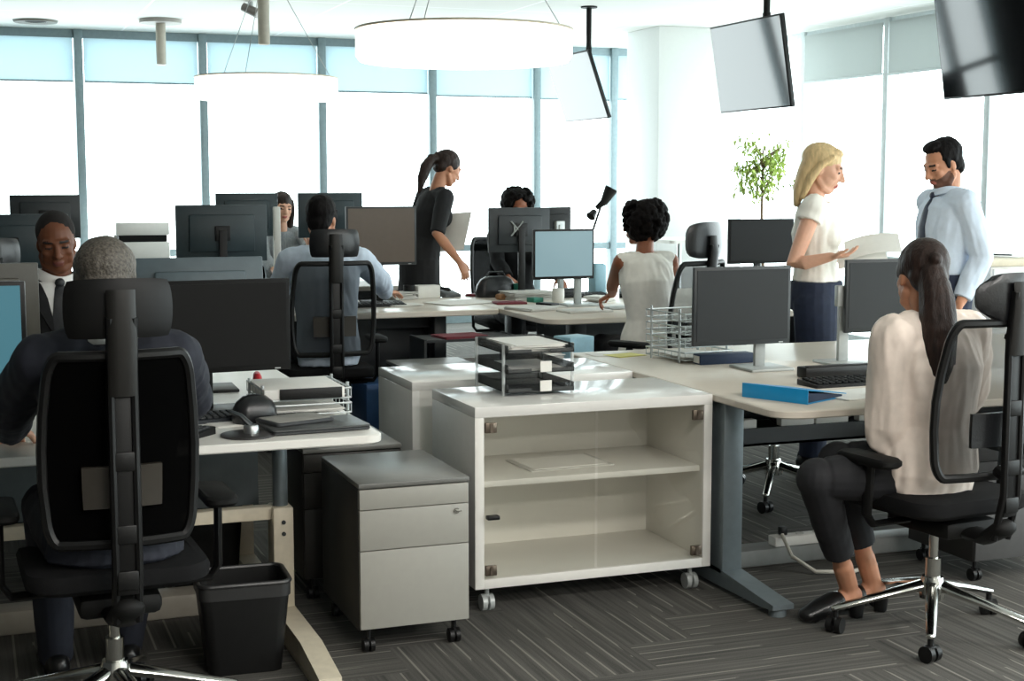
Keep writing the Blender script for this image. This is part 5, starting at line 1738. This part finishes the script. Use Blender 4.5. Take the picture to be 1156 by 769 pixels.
TR_BLACK = mat('trousers_black', (22, 22, 26), 0.8, var=0.15)
TIE_DARK = mat('tie_charcoal', (30, 32, 36), 0.5, var=0.25, vscale=60)
TIE_NAVY = mat('tie_navy', (24, 34, 58), 0.5)
SHOE = mat('shoe_black', (16, 16, 17), 0.3)

# 1 grey-haired man in a dark suit, from behind
x, y = CH_SUIT
P = Person('grey-haired man in a dark suit seen from behind at the near left desk', (x, y), 0.03, 'sit', upper=1.02, vox=0.006,
           wj={'wrL': (0.10, 4.50, 0.80), 'wrR': (0.58, 4.52, 0.80)}, shx=0.172, wide=1.0, head=(-4, 14, 0), skin=SK_LIGHT,
           joints={'ankleL': (-0.12, 0.50, 0.10), 'ankleR': (0.10, 0.52, 0.10), 'kneeL': (-0.14, 0.36, 0.57), 'kneeR': (0.14, 0.36, 0.57)}, poles={'L': (-0.9, -0.3, -0.5), 'R': (0.9, -0.3, -0.5)})
P.top('jacket', NAVY_SUIT, 0.020, 1.95, 0, 0.010, seed=1.0, skirt=0.06)
P.collar('collar', SHIRT_WHITE)
P.trousers(NAVY_SUIT, to=2.1)
P.shoe(SHOE)
P.hair(H_GREY, 'grey', amp=0.004)

# 2 suited man facing the camera
P = Person('crop-haired man in a black suit and dark tie facing the camera, head bowed', (0.355, 6.38), math.pi + 0.10, 'sit', upper=1.045, vox=0.0055,
           skin=SK_DARK, head=(-8, 14, 4), hs=1.04, wj={'wrL': (0.55, 6.02, 0.80), 'wrR': (0.10, 6.02, 0.80)}, wide=1.05)
P.top('jacket', BLACK_SUIT, 0.022, 1.95, 0, 0.006, seed=2.0, high=8)
b = B()
rr = []
for k in range(9):
    f = k / 8
    i = 7.5 - 3.6 * f
    w = 0.075 * (1 - f) ** 0.8 + 0.004
    ring = []
    for q in range(9):
        u = -1 + 2 * q / 8
        ring.append(P.front(i, 0.030, w * u))
    for q in range(8, -1, -1):
        u = -1 + 2 * q / 8
        ring.append(P.front(i, 0.012, w * u))
    rr.append(ring)
b.rings(rr)
b.build('shirt', SHIRT_WHITE, P.t, sharp=60)
P.collar('collar', SHIRT_WHITE, h=0.04)
P.tie(TIE_DARK, 0.030, 4.2)
b = B()
for sg in (-1, 1):
    b.rings([[P.front(7.5 - 3.6 * f, 0.034, sg * (0.075 * (1 - f) ** 0.8 + 0.004)), P.front(7.5 - 3.6 * f, 0.036, sg * (0.075 * (1 - f) ** 0.8 + 0.012 + 0.04 * math.sin(math.pi * min(1, f * 1.1 + 0.05)))),
              P.front(7.5 - 3.6 * f, 0.024, sg * (0.075 * (1 - f) ** 0.8 + 0.012 + 0.04 * math.sin(math.pi * min(1, f * 1.1 + 0.05)))), P.front(7.5 - 3.6 * f, 0.022, sg * (0.075 * (1 - f) ** 0.8 + 0.004))] for f in [k / 10 for k in range(11)]])
b.build('lapel', BLACK_SUIT, P.t, sharp=60)
P.trousers(BLACK_SUIT)
P.shoe(SHOE)
P.hair(H_BUZZ, 'buzz', amp=0.001)

# 3 man in pale blue shirt, from behind
x, y = CH_BLUE
P = Person('man in a pale blue shirt seen from behind, right arm on the middle desk', (x, y), -0.10, 'sit', lean=0.16, upper=1.125, vox=0.0065, skin=SK_MID,
           wj={'wrR': gz(447, 345, 0.775), 'wrL': (1.68, 8.40, 0.775)}, head=(-22, 8, 0), hs=1.04, hand={'R': ((0.8, 0.6, -0.05), (0, 0, -1), 0.3)}, wide=1.04, poles={'R': (0.9, -0.5, -0.3)})
P.top('shirt', SHIRT_BLUE, 0.016, 1.95, 0, 0.012, seed=3.0, loose=0.0)
P.collar('collar', SHIRT_BLUE)
P.trousers(TR_BLACK, inf=0.004, high=2)
P.shoe(SHOE)
P.hair(H_BLACK, 'short', amp=0.006, seed=2.0)

# 4 woman behind the far row monitors
P = Person('dark-haired woman in a grey blouse facing the camera behind the far-row monitors', (2.385, 11.60), math.pi + 0.05, 'sit', fem=True, upper=1.12, vox=0.007, skin=SK_LIGHT,
           wj={'wrL': (2.50, 11.20, 1.02), 'wrR': (2.24, 11.18, 0.80)}, head=(6, 10, -4), hand={'L': ((-0.1, -0.2, 0.9), (-1, 0, 0), 0.7)})
P.top('blouse', STRIPE, 0.012, 1.9, 0, 0.005, seed=4.0)
P.trousers(TR_BLACK)
P.shoe(SHOE)
P.hair(H_BROWN, 'long', 'sides')

# 5 leaning woman in black
P = Person('woman in black with a ponytail standing and leaning over the middle desk, sheet in hand', (2.93, 9.66), -1.45, 'stand', fem=True, whole=1.02, lean=0.30, vox=0.006, skin=SK_MID,
           wj={'wrR': gy(519, 296, 9.40), 'wrL': gy(505, 268, 9.72)}, head=(8, 26, 0), hs=1.0,
           hand={'R': ((0.45, -0.1, -0.9), (0.2, 0.3, -0.8), 0.35), 'L': ((0.8, -0.3, 0.1), (0, -0.5, -0.8), 0.7)}, poles={'R': (0.2, -0.8, -0.3), 'L': (-0.3, -0.9, -0.3)})
P.top('dress', mat('dress_black', (24, 24, 26), 0.85, var=0.1), 0.012, 0.98, 0, 0.006, seed=5.0, skirt=0.42)
P.trousers(TR_BLACK, to=2.0, name='tights', inf=0.0)
P.shoe(SHOE, 0.05)
P.hair(H_BROWN, 'ponytail', [(0, -0.110, 0.03), (0, -0.148, 0.0), (0, -0.165, -0.07), (0.0, -0.160, -0.15), (0.0, -0.140, -0.25)])
sheet('paper_sheet', 'white sheet held by the leaning woman in black', gy(513, 262, 9.62), (0.85, -0.5, 0.1), (0.22, 0.0, 0.95), 0.19, 0.27, 0.02)

# 6 curly woman behind monitors at the windows
P = Person('woman with dark curls peeking over the black-backed monitor by the windows', (3.86, 10.15), math.pi - 0.1, 'sit', fem=True, upper=1.15, vox=0.007, skin=SK_BROWN,
           wj={'wrL': (4.05, 9.78, 0.80), 'wrR': (3.65, 9.78, 0.80)}, head=(0, 22, 0))
P.top('sweater', BLACK_FAB, 0.014, 1.95, 0, 0.006, seed=6.0)
P.trousers(TR_BLACK)
P.shoe(SHOE)
P.hair(H_CURL, 'curly', None, amp=0.004, seed=3.0)

# 7 curly-haired woman in white, from behind
x, y = CH_CURL
hw_ = gy(690, 336, 7.93)
P = Person('curly-haired woman in a white sleeveless top seen from behind, hand on the desk', (3.60, 7.47), math.radians(-4), 'sit', fem=True, upper=1.085, vox=0.006, skin=SK_BROWN,
           wj={'wrL': hw_, 'wrR': hw_ + V((0.36, 0.02, 0.0))}, head=(38, 6, 0), hs=1.04, hand={'L': ((-0.5, 0.5, -0.35), (0.1, 0.2, -1), 0.9)}, poles={'L': (-0.6, -0.4, -0.6)}, lean=0.12, shx=0.150)
P.top('sleeveless_top', BLOUSE, 0.012, 0.0, 0, 0.009, seed=7.0, skirt=0.05, fx=16, fz=5)
P.trousers(TR_BLACK, inf=0.004, high=2)
P.shoe(SHOE)
P.hair(H_CURL, 'curly', -0.165, amp=0.005, seed=1.0)

# 8 blonde woman standing
bp = gz(919, 640, 0)
BL = (4.07, 6.42)
P = Person('blonde woman in a cream sleeveless blouse standing in profile, reading papers', BL, math.radians(-124), 'stand', fem=True, whole=0.985, vox=0.0055, skin=SK_LIGHT,
           wj={'elR': gy(895, 300, 6.28), 'wrR': gy(938, 290, 6.14), 'wrL': gy(972, 287, 6.36)}, head=(0, 17, 0), hs=1.05,
           hand={'R': ((0.75, -0.55, 0.12), (-0.2, 0.2, 1.0), 0.35), 'L': ((0.6, -0.75, -0.05), (-0.3, -0.3, 0.9), 0.55)}, poles={'R': (0.15, -0.95, -0.5), 'L': (-0.2, -0.9, -0.5)})
P.top('blouse', BLOUSE, 0.016, 0.22, 2, 0.010, seed=8.0, fx=18, fz=4)
P.trousers(TR_NAVY, inf=0.026, high=3, amp=0.003)
P.shoe(SHOE, 0.05)
P.hair(H_BLOND, 'bob', amp=0.001)
c = gy(985, 279, 6.17)
sheet('document', 'white document held by the blonde woman, upper sheet', c, (0.80, -0.5, 0.16), (0.3, 0.55, 0.30), 0.27, 0.20, 0.02)
sheet('document', 'lower white sheet beneath the blonde woman document', c + V((-0.06, 0.0, -0.055)), (0.80, -0.5, 0.10), (0.3, 0.55, 0.30), 0.24, 0.18, 0.012)

# 9 standing man with tie
MN = (4.91, 6.50)
P = Person('bearded dark-haired man in a pale blue shirt and navy tie standing at right', MN, math.radians(84), 'stand', vox=0.0055, skin=SK_MID, whole=1.0,
           wj={'wrL': (4.86, 6.28, 0.90), 'wrR': (4.91, 6.72, 0.93)}, head=(6, 22, 0), hs=1.06, beard=mat('beard_dark', (104, 72, 58), 0.8, var=0.3), wide=1.06,
           poles={'L': (-0.15, -0.8, -0.2), 'R': (0.1, -0.8, -0.4)}, shx=0.18)
P.top('shirt', SHIRT_BLUE, 0.016, 1.9, 2, 0.011, seed=9.0)
P.collar('collar', SHIRT_BLUE, h=0.04)
P.tie(TIE_NAVY, 0.016, 2.6)
P.trousers(TR_NAVY, inf=0.026, high=3, amp=0.003)
P.shoe(SHOE)
P.hair(H_BLACK, 'short', amp=0.006, seed=5.0)

# 10 long-haired woman seated at right
x, y = CH_LH
P = Person('woman with long dark hair in a blush blouse seated at right, seen from behind', (2.985, 4.10), math.radians(8), 'sit', fem=True, upper=0.955, vox=0.0055, skin=SK_MID,
           wj={'kneeL': gz(922, 540, 0.55), 'kneeR': gz(945, 520, 0.57), 'ankleL': gz(958, 662, 0.115), 'ankleR': gz(984, 655, 0.115),
               'toeL': gz(958, 662, 0.115) + V((-0.15, 0.0, -0.09)), 'toeR': gz(984, 655, 0.115) + V((-0.15, 0.03, -0.09)),
               'elL': gy(1003, 488, 4.03), 'wrL': (2.965, 4.215, 0.79), 'wrR': (3.16, 4.38, 0.79)}, head=(-24, 8, 3), hs=1.03, poles={'L': (-0.3, -0.6, -1.0), 'R': (0.5, -0.5, -0.8)}, wide=1.02)
P.top('blouse', BLOUSE_PINK, 0.026, 1.9, 0, 0.013, puff=0.016, seed=10.0, fx=17, fz=4)
P.trousers(TR_BLACK, to=1.68, inf=0.008, high=2)
P.shoe(SHOE, 0.055, open_back=True)
P.hair(H_BROWN, 'ponytail', [((0.0, -0.095, 0.0)), (0.01, -0.115, -0.08), (0.015, -0.125, -0.18), (0.02, -0.115, -0.30), (0.02, -0.09, -0.44)], amp=0.003)
